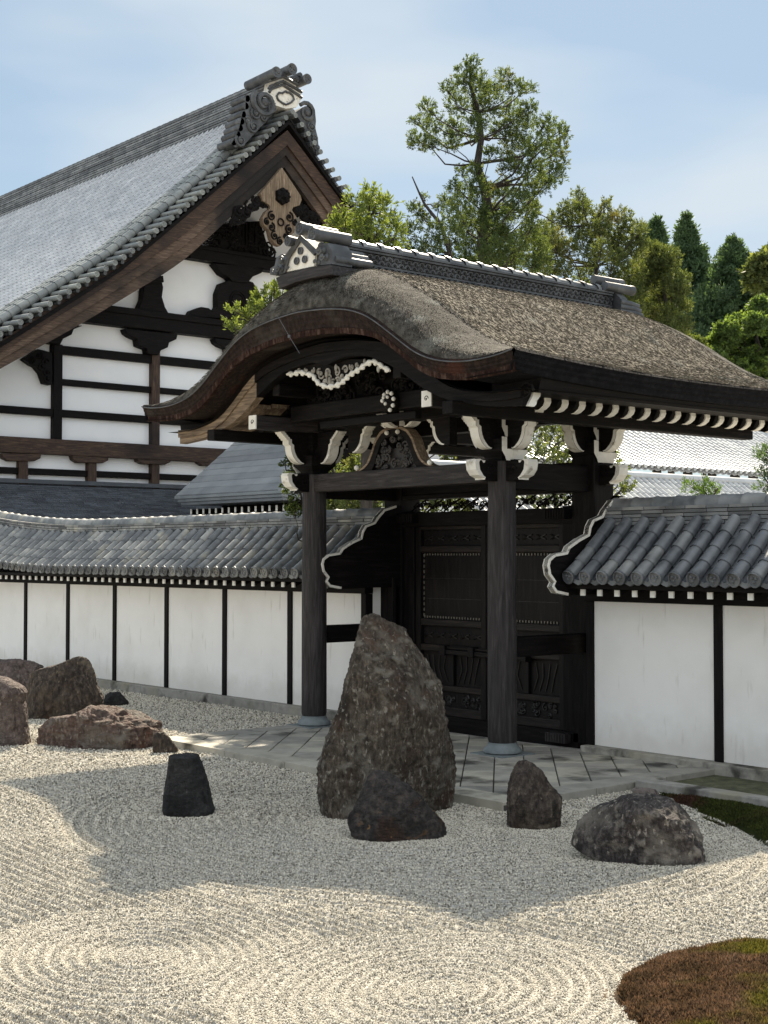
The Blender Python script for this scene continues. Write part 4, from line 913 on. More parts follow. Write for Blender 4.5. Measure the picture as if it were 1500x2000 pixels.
def door(xa, xb):
    y = YD
    m = MB(); m.box(xa, xb, y+.02, y+.06, .16, 2.7); D = m.build('door_leaf', GRLW['z'], G)
    for a, b in ((xa, xa+.09), (xb-.09, xb)): m = MB(); m.box(a, b, y-.045, y+.02, .16, 2.7); m.build('door_stile', GRLW['z'], D, bev=.006)
    for z0, z1 in ((.17, .30), (.50, .58), (1.02, 1.11), (1.36, 1.45), (2.34, 2.43), (2.64, 2.7)):
        m = MB(); m.box(xa+.09, xb-.09, y-.04, y+.02, z0, z1); m.build('door_rail', RAILW['x'], D, bev=.012)
    m = MB(); m.box((xa+xb)/2-.05, (xa+xb)/2+.05, y-.03, y+.02, .58, 1.02); m.build('door_muntin', GRLW['z'], D, bev=.006)
    m = MB()
    for k in range(26):
        m.spiral((random.uniform(xa+.12, xb-.12), y+.012, random.uniform(.33, .47)), (1, 0, 0), (0, 0, 1), random.uniform(.03, .06), 1.2, .012, random.choice((-1, 1)), random.uniform(0, 6), 5, 11)
    for k in range(5):
        a = xa+.2+(xb-xa-.4)*k/4
        for zc in (1.235, 2.53):
            for sg in (-1, 1): m.tube([(a-.08*sg, y+.012, zc+.03), (a, y+.006, zc), (a+.02*sg, y+.012, zc)], .010, 5); m.tube([(a-.08*sg, y+.012, zc-.03), (a, y+.006, zc)], .010, 5)
    for sx in (-1, 1):
        for k in range(4): m.tube([((xa+xb)/2+sx*(.1+.1*k), y+.015, .62), ((xa+xb)/2+sx*(.18+.09*k), y+.008, .8), ((xa+xb)/2+sx*(.14+.12*k), y+.015, .97)], .008, 5)
    m.build('door_carving', CARV, D, smooth=60)
    m = MB()
    for k in range(22):
        a = xa+.12+(xb-xa-.24)*k/21
        for z in (1.475, 2.315): m.box(a-.006, a+.006, y+.006, y+.02, z-.014, z+.014)
    for k in range(12):
        z = 1.5+.8*k/11
        for a in (xa+.105, xb-.105): m.box(a-.006, a+.006, y+.006, y+.02, z-.02, z+.02)
    m.build('door_stud', STUD, D)
    m = MB(); m.box(xa+.11, xb-.11, y+.012, y+.02, 1.99, 1.996); m.box(xa+.11, xb-.11, y+.012, y+.02, 1.72, 1.726); m.build('panel_batten', CARV, D)
door(xl0+.2, mid-.01); door(mid+.01, xl1-.2)
m = MB(); m.box(mid-.75, mid+.75, YD-.12, YD-.06, 1.0, 1.06); m.box(mid-.72, mid+.72, YD-.10, YD-.05, 1.07, 1.10)
for a in (-.74, .74, -.2, .25): m.box(mid+a-.05, mid+a+.05, YD-.14, YD-.04, .985, 1.115)
m.build('door_bar', GRLW['x'], G, bev=.005)
for x in (xl0+.18, xl1-.18):
    m = MB(); m.box(x-.16, x+.16, YD-.25, YD-.1, .06, .17)
    for k in range(7): m.box(x-.15+.043*k, x-.13+.043*k, YD-.262, YD-.25, .065, .168)
    m.build('pivot_block', CWd['z'], G, bev=.005)
    m = MB(); m.box(x-.16, x+.16, YD-.25, YD-.08, 2.74, 2.86)
    for k in range(7): m.box(x-.15+.043*k, x-.13+.043*k, YD-.262, YD-.25, 2.745, 2.855)
    m.build('pivot_block', DW['z'], G, bev=.005)
for x0, x1 in ((XL-.17, XL+.2), (XR+.18, XR+.47)):
    m = MB(); m.box(x0, x1, 12.56, 12.6, .1, 2.0)
    for k in range(3): m.box(x0+(x1-x0)*k/3+.004, x0+(x1-x0)*(k+1)/3-.004, 12.54, 12.57, .1, 2.0)
    m.build('side_panel', DW['z'], G, bev=.004)

# ridge of the gate roof
def ridge_gate():
    zb = 5.60; y0, y1 = 10.35, 15.1; hw = .17
    m = MB(); m.box(XC-hw-.05, XC+hw+.05, y0, y1, zb-.02, zb+.025, .9); m.box(XC-hw-.02, XC+hw+.02, y0, y1, zb+.027, zb+.055, .3); m.box(XC-hw+.03, XC+hw-.03, y0, y1, zb+.05, zb+.40, .2)
    m.box(XC-hw, XC+hw, y0, y1, zb+.15, zb+.17, .6); m.box(XC-hw-.01, XC+hw+.01, y0, y1, zb+.305, zb+.33, .5); m.box(XC-hw-.03, XC+hw+.03, y0, y1, zb+.335, zb+.36, .7)
    n = 46
    for sx in (-1, 1):
        for k in range(n):
            y = y0+.05+(y1-y0-.1)*k/(n-1); xo = XC+sx*(hw-.03)
            m.ring([[(xo+sx*a, y+q*math.cos(2*PI*j/10), zb+.1+q*math.sin(2*PI*j/10)) for j in range(10)] for a, q in ((0, .047), (.04, .047), (.042, .036), (.03, .034), (.03, .002))][::sx], False, True, random.random())
            for row, zz in ((0, zb+.185), (1, zb+.245)):
                yo = y+(.025 if row else 0)
                m.tube([(xo+sx*.018, yo+.043*math.cos(t), zz+.045*math.sin(t)) for t in [PI*j/6 for j in range(7)]], .011, 5, False, random.random())
                m.tube([(xo+sx*.014, yo+.026*math.cos(t), zz+.026*math.sin(t)) for t in [PI*j/5 for j in range(6)]], .008, 4, False, random.random())
    m.build('ridge', TILED, G, smooth=50)
    m = MB(); n = 17
    for k in range(n):
        ya = y0+(y1-y0)*k/n; yb = y0+(y1-y0)*(k+1)/n
        m.ring([[(XC+q*1.5*math.cos(t), y, zb+.36+q*math.sin(t)) for t in [PI*j/10 for j in range(11)]] for y, q in ((ya, .115), (ya+.06, .117), (ya+.07, .1), (yb, .098))], False, False, .5+.5*random.random())
    m.build('ridge_cap', TILEN, G, smooth=50)
ridge_gate()
def px(Z, *p): return Z(*p)
# front ridge-end ornament
YO = 9.93
m = MB(); m.prism([tuple(on_y(u, v, YO)) for u, v in Z2((625, 345), (680, 320), (780, 295), (880, 282), (890, 330), (800, 345), (720, 365), (640, 398))], (0, .62, 0))
PD = m.build('ornament_pedestal', CWd['x'], G, bev=.01)
O = MB(); O.prism([tuple(on_y(u, v, YO+.02)) for u, v in Z2((672, 318), (690, 245), (742, 160), (812, 232), (806, 290))], (0, .3, 0))
ON = O.build('ridge_ornament', WOLD, G)
m = MB()
for off in (0, 9):
    a, b, c = [on_y(u, v, YO-.01) for u, v in Z2((685-off, 250-off), (743, 164-off*1.6), (812+off, 234-off))]
    m.tube([a, b, c], .022, 5)
a, b = [on_y(u, v, YO-.005) for u, v in Z2((668, 320), (688, 248))]; m.tube([a, b], .018, 5)
m.build('ornament_moulding', TILED, ON)
for (a, b) in ((745, 218), (727, 266), (765, 258)):
    m = MB(); p = on_y(*Z2((a, b))[0], YO+.012); m.ring([[(p[0]+q*math.cos(2*PI*j/16), p[1]-d, p[2]+q*math.sin(2*PI*j/16)) for j in range(16)] for d, q in ((0, .045), (.02, .045), (.022, .035), (.012, .032), (.012, .002))], False, True)
    m.ball((p[0], p[1]-.012, p[2]), .014, 6)
    m.build('crest_disc', TILED, ON, smooth=50)
m = MB()
def endtile(m, p, r, L_, d=(0, 1, 0), seg=14, rnd=.7):
    p = Vector(p); d = Vector(d).normalized(); u = d.cross(Vector((0, 0, 1))).normalized(); v = u.cross(d)
    m.ring([[p+d*a+u*q*math.cos(2*PI*j/seg)+v*q*math.sin(2*PI*j/seg) for j in range(seg)] for a, q in ((.015, .001), (.015, r*.72), (0, r*.8), (0, r), (.06, r), (.07, r*.93), (L_, r*.9), (L_, .001))], False, True, rnd)
    for k in range(3): m.ball(p+u*r*.36*math.cos(k*2.1)+v*r*.36*math.sin(k*2.1)+d*.012, r*.24, 6)
for (a, b, r, L_) in ((735, 110, .075, .55), (680, 170, .062, .4), (796, 135, .078, .55)):
    p = on_y(*Z2((a, b))[0], YO-.1); endtile(m, p, r, L_)
for k, (a, b) in enumerate(((880, 195), (905, 212), (925, 230), (945, 255))):
    p = on_y(*Z2((a-45, b+2))[0], YO+.1); m.tube([p, p+np.array([0, .55, 0])], .05, 10, True, .8)
m.build('ornament_tile', TILED, ON, smooth=50)
m = MB()
for (a, b, r, f) in ((655, 265, 26, 1), (640, 300, 22, -1), (615, 320, 18, 1), (690, 300, 12, 1), (835, 215, 26, -1), (850, 245, 22, -1), (815, 270, 14, 1)):
    p = on_y(*Z2((a, b))[0], YO); k = r/2.4194*.00485
    m.spiral((p[0], p[1]-.02, p[2]), (1, 0, 0), (0, 0, 1), k, 1.4, k*.3, f, 0, 6); m.ball((p[0], p[1]+.05, p[2]), k, 8, sc=(1, .8, 1))
fin = Z2((598, 330), (600, 300), (620, 288), (628, 250), (655, 232), (690, 240), (684, 300), (660, 325))
m.prism([tuple(on_y(u, v, YO+.05)) for u, v in fin], (0, .22, 0)); m.prism([tuple(on_y(u, v, YO+.05)) for u, v in Z2((806, 288), (812, 235), (830, 190), (870, 180), (890, 215), (890, 280))], (0, .3, 0))
m.build('ornament_scroll', TILED, ON, smooth=50)
# rear ridge-end ornament
m = MB(); zb = 5.58
m.prism([(XC+a, 15.15, zb+b) for a, b in ((-.3, -.04), (-.26, .3), (0, .52), (.26, .3), (.3, -.04))], (0, .16, 0)); m.box(XC-.34, XC+.34, 15.1, 15.5, zb-.14, zb-.0)
for a, b in ((0, .56), (-.2, .44), (.2, .44)): endtile(m, (XC+a, 15.5, zb+b), .07, .6, (0, -1, 0))
for k in range(4): m.tube([(XC+.3, 15.1, zb+.02+.07*k), (XC+.42-.03*k, 15.32, zb+.0+.07*k), (XC+.42-.03*k, 15.45, zb-.02+.07*k)], .045, 8)
m.build('ridge_ornament', TILED, G, smooth=50)
# lightning wire across the front
m = MB(); P_ = [on_y(u, v, 9.72) for u, v in ((541, 615), (565, 657), (585, 690))]; m.tube(P_, .004, 4); p = on_y(566, 657, 9.73); m.box(p[0]-.022, p[0]+.022, 9.715, 9.73, p[2]-.016, p[2]+.016)
m.build('lightning_wire', TILED, G)
# ================================================================== TEMPLE HALL WITH THE BIG GABLE
XW, XB, YA = -38.0, -36.2, 26.45
K = thing('temple_hall', 'huge white walled temple hall with dark timber gable and grey tiled roof', 'temple hall', (-50, YA, 0))
vD = [0, .46, 1.58, 3.6, 6.02, 9.61, 12.6]; vZ = [16.3, 15.87, 14.77, 12.95, 10.82, 8.32, 6.5]
def vz_(d): return float(np.interp(abs(d), vD, vZ))
# wall
m = MB(); pr = [(YA-12.4, 0)]+[(YA-d, vz_(d)-.35) for d in (12.4, 9.6, 6, 3.6, 1.5, 0)]+[(YA+d, vz_(d)-.35) for d in (1.5, 3.6, 6, 9.6, 12.4)]+[(YA+12.4, 0)]
m.prism([(XW-.06, y, z) for y, z in pr], (-.4, 0, 0)); m.build('plaster_wall', PLASTK, K)
def kbeam(y0, z0, z1, out=.12, mt=DW, y1=None, name='wall_beam'):
    m = MB(); m.box(XW-.1, XW+out, y0, (2*YA-y0) if y1 is None else y1, z0, z1); return m.build(name, mt['y'], K, bev=.02)
kbeam(23.9, 11.62, 12.0, .3); kbeam(23.7, 11.95, 12.08, .36); kbeam(20.2, 9.22, 9.62, .3); kbeam(20.4, 9.6, 9.8, .36)
kbeam(19.3, 8.22, 8.48, .1); kbeam(19.5, 7.31, 7.5, .08); kbeam(14.2, 6.37, 6.59, .1); kbeam(14.2, 5.24, 5.70, .22, BW); kbeam(14.2, 4.64, 4.83, .08)
for yc, z0, z1, mt in ((19.49, 5.7, 8.5, DW), (22.8, 5.7, 9.2, BW), (18.42, 3.6, 5.1, BW), (20.63, 3.6, 5.1, BW), (22.8, 3.6, 5.1, BW), (25.1, 3.6, 5.1, DW), (27.3, 3.6, 5.1, DW)):
    for y in ((yc, 2*YA-yc) if z1 > 6 else (yc,)):
        m = MB(); m.box(XW-.1, XW+.14, y-.14, y+.14, z0, z1); m.build('wall_post', mt['z'], K, bev=.015)
def kpoly(Z, pts, out, name, mt, th=None, par=None, rim=False):
    q = MB(); q.prism([tuple(on_x(u, v, XW+out)) for u, v in Z(*pts)], (-(th or out+.05), 0, 0))
    o = q.build(name, mt, par or K, bev=.02); return o
D_ = DW['y']
kpoly(Z1, [(585, 962), (600, 920), (655, 918), (665, 960), (660, 1000), (672, 1040), (690, 1072), (560, 1056), (580, 1010)], .24, 'bottle_strut', D_)
kpoly(Z1, [(590, 915), (665, 913), (668, 940), (588, 950)], .3, 'strut_cap', D_)
kpoly(Z1, [(872, 862), (905, 905), (935, 922), (945, 937), (1010, 942), (1030, 917), (1065, 902), (1078, 880)], .3, 'bracket_capital', D_)
cb_ = kpoly(Z1, [(940, 930), (1000, 930), (1030, 940), (1055, 975), (1055, 1040), (1120, 1060), (1132, 1105), (768, 1078), (780, 1055), (820, 1040), (850, 1045), (870, 1060), (885, 1040), (885, 985), (900, 945)], .24, 'cloud_strut', D_)
m = MB(); p = on_x(*Z1((968, 1015))[0], XW+.25)
for r in (.30, .22): m.tube([p+np.array([0, r*math.cos(a), r*math.sin(a)]) for a in [2*PI*i/24 for i in range(25)]], .02, 6)
m.build('carved_ring', D_, cb_, smooth=60)
step = [(590, 222), (840, 250), (835, 272), (800, 288), (795, 310), (762, 325), (750, 347), (700, 341), (695, 318), (655, 302), (650, 272), (618, 258), (600, 245)]
kpoly(Z4, step, .28, 'stepped_bracket', D_); kpoly(Z4, [(a+425, b+45) for a, b in step], .28, 'stepped_bracket', D_)
kpoly(Z4, [(228, 288), (285, 298), (300, 270), (340, 250), (350, 225), (392, 208), (300, 200), (240, 260)], .28, 'stepped_bracket', D_)
cv = kpoly(Z4, [(112, 365), (180, 318), (247, 335), (247, 488), (212, 480), (195, 432), (170, 402), (150, 392)], .24, 'carved_bracket', D_)
m = MB()
for a, b in ((150, 370), (185, 350), (215, 380), (200, 400), (225, 430), (225, 460)): m.spiral(on_x(*Z4((a, b))[0], XW+.26), (0, 1, 0), (0, 0, 1), .13, 1.3, .03, random.choice((-1, 1)), random.random()*6)
m.build('scroll', D_, cv, smooth=60)
for pts in ([(8, 810), (197, 814), (192, 835), (165, 848), (45, 848), (18, 835)], [(341, 820), (517, 824), (512, 845), (490, 857), (370, 856), (348, 842)], [(648, 828), (812, 834), (807, 852), (780, 866), (680, 862), (653, 850)], [(933, 838), (1095, 843), (1090, 862), (1060, 876), (960, 870), (938, 855)]):
    kpoly(Z4, pts, .2, 'boat_bracket', BW['y'])
kpoly(Z1, [(880, 770), (905, 700), (1060, 690), (1080, 760), (1100, 830), (860, 815)], .2, 'carved_gable_panel', D_)
m = MB()
for k in range(60):
    a = random.uniform(815, 1110); b = random.uniform(715, 840); m.spiral(on_x(*Z1((a, b))[0], XW+.24), (0, 1, 0), (0, 0, 1), random.uniform(.12, .28), 1.3, .035, random.choice((-1, 1)), random.random()*6, 5, 12)
for k in range(7): p = on_x(*Z1((960+14*k, 700))[0], XW+.22); q = on_x(*Z1((965+12*k, 790))[0], XW+.22); m.tube([p, q], .05, 6)
m.build('gable_carving', D_, K, smooth=60)
# bargeboards in stepped layers
bD = [0, 3.61, 4.3, 7.12, 9.56, 12.2]; bL = [14.62, 11.24, 10.72, 8.87, 7.38, 5.85]; bU = [15.75, 12.6, 12.0, 9.95, 8.15, 6.5]
for sd in (-1, 1):
    for (f0, f1, xo, nm, mt) in ((.0, .36, 0, 'bargeboard', OW), (.33, .62, .08, 'bargeboard', OW), (.6, 1.02, .16, 'bargeboard', BW)):
        r = []
        for d in np.linspace(0, 12.2, 34):
            lo, hi = np.interp(d, bD, bL), np.interp(d, bD, bU); a, b = lo+(hi-lo)*f0, lo+(hi-lo)*f1
            x = XB+xo; y = YA+sd*d
            r.append([(x, y, a), (x, y, b), (x-.16, y, b), (x-.16, y, a)])
        m = MB(); m.ring(r, True, True); m.build(nm, mt['y'], K, fixn=True)
    m = MB(); r = [[(XB-.2, YA+sd*d, vz_(d)-.42), (XB+.25, YA+sd*d, vz_(d)-.36), (XB+.25, YA+sd*d, vz_(d)-.22), (XB-.2, YA+sd*d, vz_(d)-.28)] for d in np.linspace(0, 12.4, 30)]
    m.ring(r, True, True); m.build('verge_board', DW['y'], K, fixn=True)
    m = MB(); r = [[(XW-.1, YA+sd*d, vz_(d)-.5), (XB, YA+sd*d, vz_(d)-.4), (XB, YA+sd*d, vz_(d)-.35), (XW-.1, YA+sd*d, vz_(d)-.45)] for d in np.linspace(0, 12.4, 30)]
    m.ring(r, True, True); m.build('soffit', DW['x'], K, fixn=True)
# gable pendant
q = MB(); q.prism([tuple(on_x(u, v, XB+.14)) for u, v in Z8((707, 1062), (510, 1300), (530, 1370), (595, 1410), (600, 1440), (560, 1470), (528, 1530), (540, 1590), (590, 1640), (610, 1720), (650, 1770), (690, 1785), (735, 1740), (820, 1660), (848, 1580), (830, 1500), (800, 1455), (812, 1430), (870, 1410), (890, 1360), (880, 1320))], (-.2, 0, 0))
pn = q.build('gable_pendant', PW['z'], K, bev=.02)
def kp(a, b, x=XB+.17): return on_x(*Z8((a, b))[0], x)
kz = 1/4.6875*44.5/2773*1.27
m = MB(); p = kp(710, 1330)
r = [[p+np.array([dx, rr_*math.cos(PI/6+i*PI/3), rr_*math.sin(PI/6+i*PI/3)]) for i in range(6)] for dx, rr_ in ((-.1, .30), (.08, .27), (.12, .16), (.22, .08))]; m.ring(r, True, True)
for i in range(6): m.ball(p+np.array([.1, .2*math.cos(i*PI/3), .2*math.sin(i*PI/3)]), .05, 6)
m.build('hexagon_boss', DW['y'], pn, fixn=True)
m = MB()
for a, b, r, f in ((615, 1510, 36, 1), (775, 1520, 38, -1), (612, 1610, 32, -1), (772, 1632, 34, 1), (640, 1690, 34, 1), (740, 1690, 30, -1), (570, 1560, 26, 1), (820, 1570, 24, -1), (690, 1740, 30, 1)):
    m.spiral(kp(a, b), (0, 1, 0), (0, 0, 1), r*kz, 1.5, .03, f, 1.5)
p = kp(697, 1565); m.tube([p+np.array([0, .11*math.cos(a), .11*math.sin(a)]) for a in [2*PI*i/16 for i in range(17)]], .025, 6)
m.build('scroll', DW['y'], pn, smooth=60)
m = MB()
for (a0, a1, b0, b1) in ((250, 580, 1340, 1560), (810, 1020, 1420, 1600)):
    for k in range(34):
        t = random.random(); a = a0+(a1-a0)*t
        b = (1560-200*t if a0 < 600 else 1420+150*t)+random.uniform(-55, 45); m.spiral(kp(a, b, XB+.02+random.uniform(-.05, .05)), (0, 1, 0), (0, 0, 1), random.uniform(.10, .2), 1.3, .045, random.choice((-1, 1)), random.random()*6, 5, 11)
m.build('cloud_carving', DW['y'], K, smooth=60)
# tiled slopes
m = MB(); tile_slope(m, -74, -37.35, YA-12.4, 7.0, YA-.35, 16.55, .30, .078, .36, n_disc=False, sag=.055, pan=.0)
m.build('tile_roof', TILEK, K, smooth=45)
m = MB(); r = [[(-74, YA+d, vz_(d)+.3), (-36.3, YA+d, vz_(d)+.3), (-36.3, YA+d, vz_(d)+.2), (-74, YA+d, vz_(d)+.2)] for d in np.linspace(0, 12.4, 20)]; m.ring(r, True, True)
r = [[(-74, YA-d, vz_(d)+.12), (-36.1, YA-d, vz_(d)+.12), (-36.1, YA-d, vz_(d)-.1), (-74, YA-d, vz_(d)-.1)] for d in np.linspace(0, 12.4, 20)]; m.ring(r, True, True)
m.build('roof_deck', TILED, K, fixn=True)
# long verge rows and the short tiles hanging over the edge
for sd in (-1, 1):
    m = MB()
    for xo, r_, up_ in ((-37.28, .10, .42), (-37.02, .11, .40), (-36.74, .12, .37), (-36.58, .13, .32)):
        N_ = 42
        for k in range(N_):
            d0 = .5+11.7*k/N_; d1 = .5+11.7*(k+1)/N_; a = np.array([xo, YA+sd*d1, vz_(d1)+up_]); b = np.array([xo, YA+sd*d0, vz_(d0)+up_])
            m.tube([a, a+(b-a)*.08, b], [r_*1.04, r_*1.03, r_*.9], 8, False, random.random())
    m.build('verge_tile_row', TILEG, K, smooth=45)
m = MB(); mf = MB()
dd_ = .15
while dd_ < 12.3:
    for sd in (-1, 1):
        y = YA+sd*dd_; z = vz_(dd_)+.06; endtile(m, (-35.55 if sd < 0 else -35.8, y, z), .082, 1.0, (-1, 0, .06), 10, random.random())
        yn = YA+sd*(dd_+.15); zn = vz_(dd_+.15)-.06
        for j in (0, .05): mf.tube([(-35.85, yn, zn-j), (-36.5, yn, zn-j+.03)], .06, 6, True, random.random()*.4)
    dd_ += .35*math.cos(math.atan2(vz_(dd_)-vz_(dd_+.3), .3))
m.build('edge_tile', TILEG, K, smooth=45); mf.build('edge_pan_tile', TILED, K, smooth=45)
# main ridge of stacked tiles
m = MB(); x0, x1 = -74, -36.55
for k in range(12):
    hw = .47-.008*k; sg = random.uniform(-.01, .01); xx = x0
    while xx < x1: l = min(random.uniform(1.2, 3), x1-xx); m.box(xx, xx+l-.01, YA-hw+sg, YA+hw+sg, 16.42+k*.088, 16.42+k*.088+.06, random.random()); xx += l
m.box(x0, x1, YA-.36, YA+.36, 16.0, 17.5, .1)
n = 130
for k in range(n):
    x = x0+(x1-x0)*k/n; m.tube([(x+.14*math.cos(t), YA-.5, 16.30+.12*math.sin(t)) for t in [PI*j/6 for j in range(7)]], .035, 5, False, random.random())
    m.tube([(x+.14+.1*math.cos(t), YA-.47, 16.26+.08*math.sin(t)) for t in [PI*j/5 for j in range(6)]], .03, 4, False, random.random())
n = 100
for k in range(n):
    xa, xb = x0+(x1-x0)*k/n, x0+(x1-x0)*(k+1)/n
    m.ring([[(x, YA+q*1.2*math.cos(t), 17.48+q*math.sin(t)) for t in [PI*j/8 for j in range(9)]] for x, q in ((xa, .2), (xa+.06, .2), (xa+.08, .17), (xb, .165))], False, False, random.random())
m.build('ridge', TILER, K, smooth=45)
# ridge-end ornament
XO = -35.95
m = MB(); m.prism([tuple(on_x(u, v, XO)) for u, v in Z8((600, 480), (600, 345), (715, 275), (880, 370), (885, 440), (840, 512), (740, 525))], (-.6, 0, 0)); m.prism([tuple(on_x(u, v, XO-.05)) for u, v in Z8((640, 320), (650, 260), (715, 235), (830, 300), (840, 350))], (-.6, 0, 0))
RO = m.build('ridge_ornament', WOLD, K)
m = MB()
for pts in ([(585, 345), (600, 320), (715, 275), (890, 375)], [(590, 375), (610, 345), (715, 308), (890, 425)], [(600, 270), (720, 232), (850, 305)]):
    P_ = [on_x(*Z8(p)[0], XO+.03) for p in pts]; m.tube(P_, .05, 6)
hb = [(740, 365), (710, 385), (680, 380), (660, 410), (672, 445), (710, 475), (745, 490), (790, 470), (818, 440), (805, 405), (775, 380), (752, 378), (740, 365)]
m.tube([on_x(*Z8(p)[0], XO+.03) for p in hb], .035, 6); m.build('ornament_moulding', TILED, RO, smooth=60)
m = MB()
for a, b, r, L_ in ((662, 190, .175, 1.6), (805, 160, .18, 1.3), (942, 252, .165, 1.1)): endtile(m, kp(a, b, XO+.3), r, L_, (-1, 0, -.02), 16)
for a, b in ((730, 210), (875, 220), (860, 250)): p = kp(a, b, XO+.05); m.tube([p, p+np.array([-.8, 0, 0])], .1, 8)
m.build('ornament_tile', TILED, RO, smooth=50)
m = MB()
m.prism([tuple(on_x(u, v, XO)) for u, v in Z8((430, 390), (375, 410), (372, 530), (345, 560), (315, 700), (293, 760), (242, 850), (280, 880), (350, 870), (450, 760), (560, 640), (650, 540), (640, 480), (560, 470), (520, 400))], (-.45, 0, 0))
m.prism([tuple(on_x(u, v, XO)) for u, v in Z8((900, 510), (960, 495), (1010, 550), (1018, 640), (1012, 700), (1032, 780), (1050, 930), (1020, 960), (960, 830), (900, 690), (830, 560))], (-.45, 0, 0))
for a, b, r, f in ((545, 470, 105, 1), (470, 570, 42, 1), (540, 605, 34, -1), (445, 690, 46, 1), (400, 640, 30, -1), (330, 820, 44, 1), (610, 520, 40, -1), (935, 560, 74, -1), (980, 690, 36, 1), (1005, 800, 30, -1), (940, 735, 24, 1), (1030, 880, 26, 1)):
    p = kp(a, b, XO+.03); m.spiral(p, (0, 1, 0), (0, 0, 1), r*kz, 1.7, r*kz*.2+.01, f, 2.5, 6, 22)
for k, (a, b) in enumerate(((385, 430), (375, 500), (350, 575), (335, 640), (322, 700), (300, 760), (262, 830))): p = kp(a, b, XO); m.tube([p, p+np.array([-.75, 0, 0])], .12, 8, True, random.random())
m.build('ornament_scroll', TILED, RO, smooth=50)
# shingled lean-to roof along the gable wall
m = MB(); nr = 28
for k in range(nr):
    t0, t1 = k/nr, (k+1.25)/nr; xa, za = -34.2-3.8*t0, 2.75+1.65*t0; xb, zb = -34.2-3.8*t1, 2.75+1.65*t1; y = 9.0+random.uniform(-.2, 0); 
    while y < 27:
        l = random.uniform(.36, .44); dz = random.uniform(.0, .008)
        m.add([(xa, y+.004, za+.035+dz), (xa, y+l-.004, za+.035+dz), (xb, y+l-.004, zb+.0), (xb, y+.004, zb+.0), (xa, y+.004, za), (xa, y+l-.004, za)], [(0, 1, 2, 3), (4, 5, 1, 0)], random.random()); y += l
m.build('lean_to_roof', SHING, K)
m = MB(); m.box(-38, -37.75, 9, 27, 4.38, 4.5); m.build('lean_to_ridge', SHING, K)
m = MB(); m.box(-37.9, -34.6, 9, 26.8, 0, 2.74); m.build('lean_to_wall', PLASTK, K)
m = MB(); m.box(-74, XW-.3, YA-11.6, YA+11.6, 0, 6.6); m.build('side_wall', PLASTK, K)

# sheet roofed porch between hall and gate
PO = thing('porch', 'low porch with smooth blue grey sheet roof beside the white hall', 'porch', (-31.3, 23, 0))
m = MB(); nr = 15; x0, x1 = -33.81, -28.83
for k in range(nr):
    t0, t1 = k/nr, (k+1)/nr; ya, za, yb, zb = 21+3.4*t0, 3.96+2.75*t0, 21+3.4*t1, 3.96+2.75*t1
    m.add([(x0, ya, za+.018), (x1, ya, za+.018), (x1, yb, zb), (x0, yb, zb), (x0, ya, za-.01), (x1, ya, za-.01)], [(0, 1, 2, 3), (4, 5, 1, 0)], random.random())
m.build('sheet_roof', COPPER, PO)
m = MB()
for k in range(3): m.box(x0-.02+.1*k, x1+.02-.02*k, 21-.03+.04*k, 24.2, 3.86-.085*k, 3.94-.085*k, random.random())
m.build('eave_fascia', COPPER, PO, bev=.01)
for a in (x0+.05, x1-.15): m = MB(); m.prism([(a, 21.1, 3.8), (a, 24.4, 3.8), (a, 24.4, 6.6)], (.1, 0, 0)); m.build('gable_end', DW['y'], PO)
m = MB(); m.box(x0+.5, x1-.3, 22.2, 24.4, 0, 3.7); m.build('porch_wall', DW['x'], PO)
m = MB(); m.box(x0+.3, x0+.37, 21.3, 22.3, 3.44, 3.58); R0 = m.build('rafter', DW['y'], PO); m = MB(); m.box(x0+.298, x0+.372, 21.285, 21.3, 3.44, 3.585); W0 = m.build('rafter_end', WHITE, R0)
for i in range(1, 15):
    r_ = copy_part(R0, PO, (i*.31, 0, 0)); copy_part(W0, r_, (0, 0, 0))

# tiled halls far behind on the right
def far_hall(label, xe, ze, xr, zr, y0, y1, hip, wall, pit=.26, rr=.14):
    T = thing('tiled_hall', label, 'hall', (xe-4, (y0+y1)/2, 0), 'distant tiled halls')
    m = MB(); tile_slope(m, y0, y1, -xe, ze, -xr, zr, pit, pit*.31, pit*1.1, n_disc=False, sag=.03, pan=.1)
    m.v = [(-b, a, c) for a, b, c in m.v]
    if hip:   # the far end of the slope is cut back to a hip
        for i, (a, b, c) in enumerate(m.v):
            t = (xe-a)/(xe-xr); lim = y1-hip*t
            if b > lim: m.v[i] = (a, lim, c)
    m.build('tile_roof', TILEF, T, smooth=45)
    m = MB(); m.tube([(xr, y0, zr+.06), (xr, y1-hip, zr+.06), (xe, y1, ze+.1)], rr, 8); m.build('ridge', TILEF, T, smooth=50)
    m = MB(); m.box(xe-.35, xe-.25, y0, y1, ze-.34, ze-.12); m.build('eave_fascia', PLASTK, T)
    m = MB(); m.box(xe-1.6, xe-1.4, y0, y1-.5, 0, ze-.3); m.box(xr+.4, xe-1.6, y1-1.2, y1-1, 0, ze-.2); m.build('wall', wall, T)
    m = MB(); k = y0+.6
    while k < y1-.6: m.box(xe-1.4, xe-1.32, k-.06, k+.06, .2, ze-.35); k += 1.3
    m.build('timber_frame', DW['z'], T)
    m = MB(); m.box(xe-.3, xe-1.4, y0, y1, ze-.42, ze-.34); m.build('eave_soffit', DW['y'], T)
pe_ = on_x(1225, 913, -24.); pr_ = on_x(1447, 828, -28.)
far_hall('distant hall with pale grey tiled roof, the upper one behind the right wall', -24., pe_[2], -28., pr_[2], pe_[1]-5, pr_[1]+3.4, 3.4, PLASTK)
pl_ = on_x(1234, 934, -20.5)
far_hall('low corridor with pale tiled roof, the lower one just above the right wall', -18.6, pl_[2]-1.2, -20.5, pl_[2], pl_[1]-6, pl_[1]+13, 0, PLASTK, .2, .09)

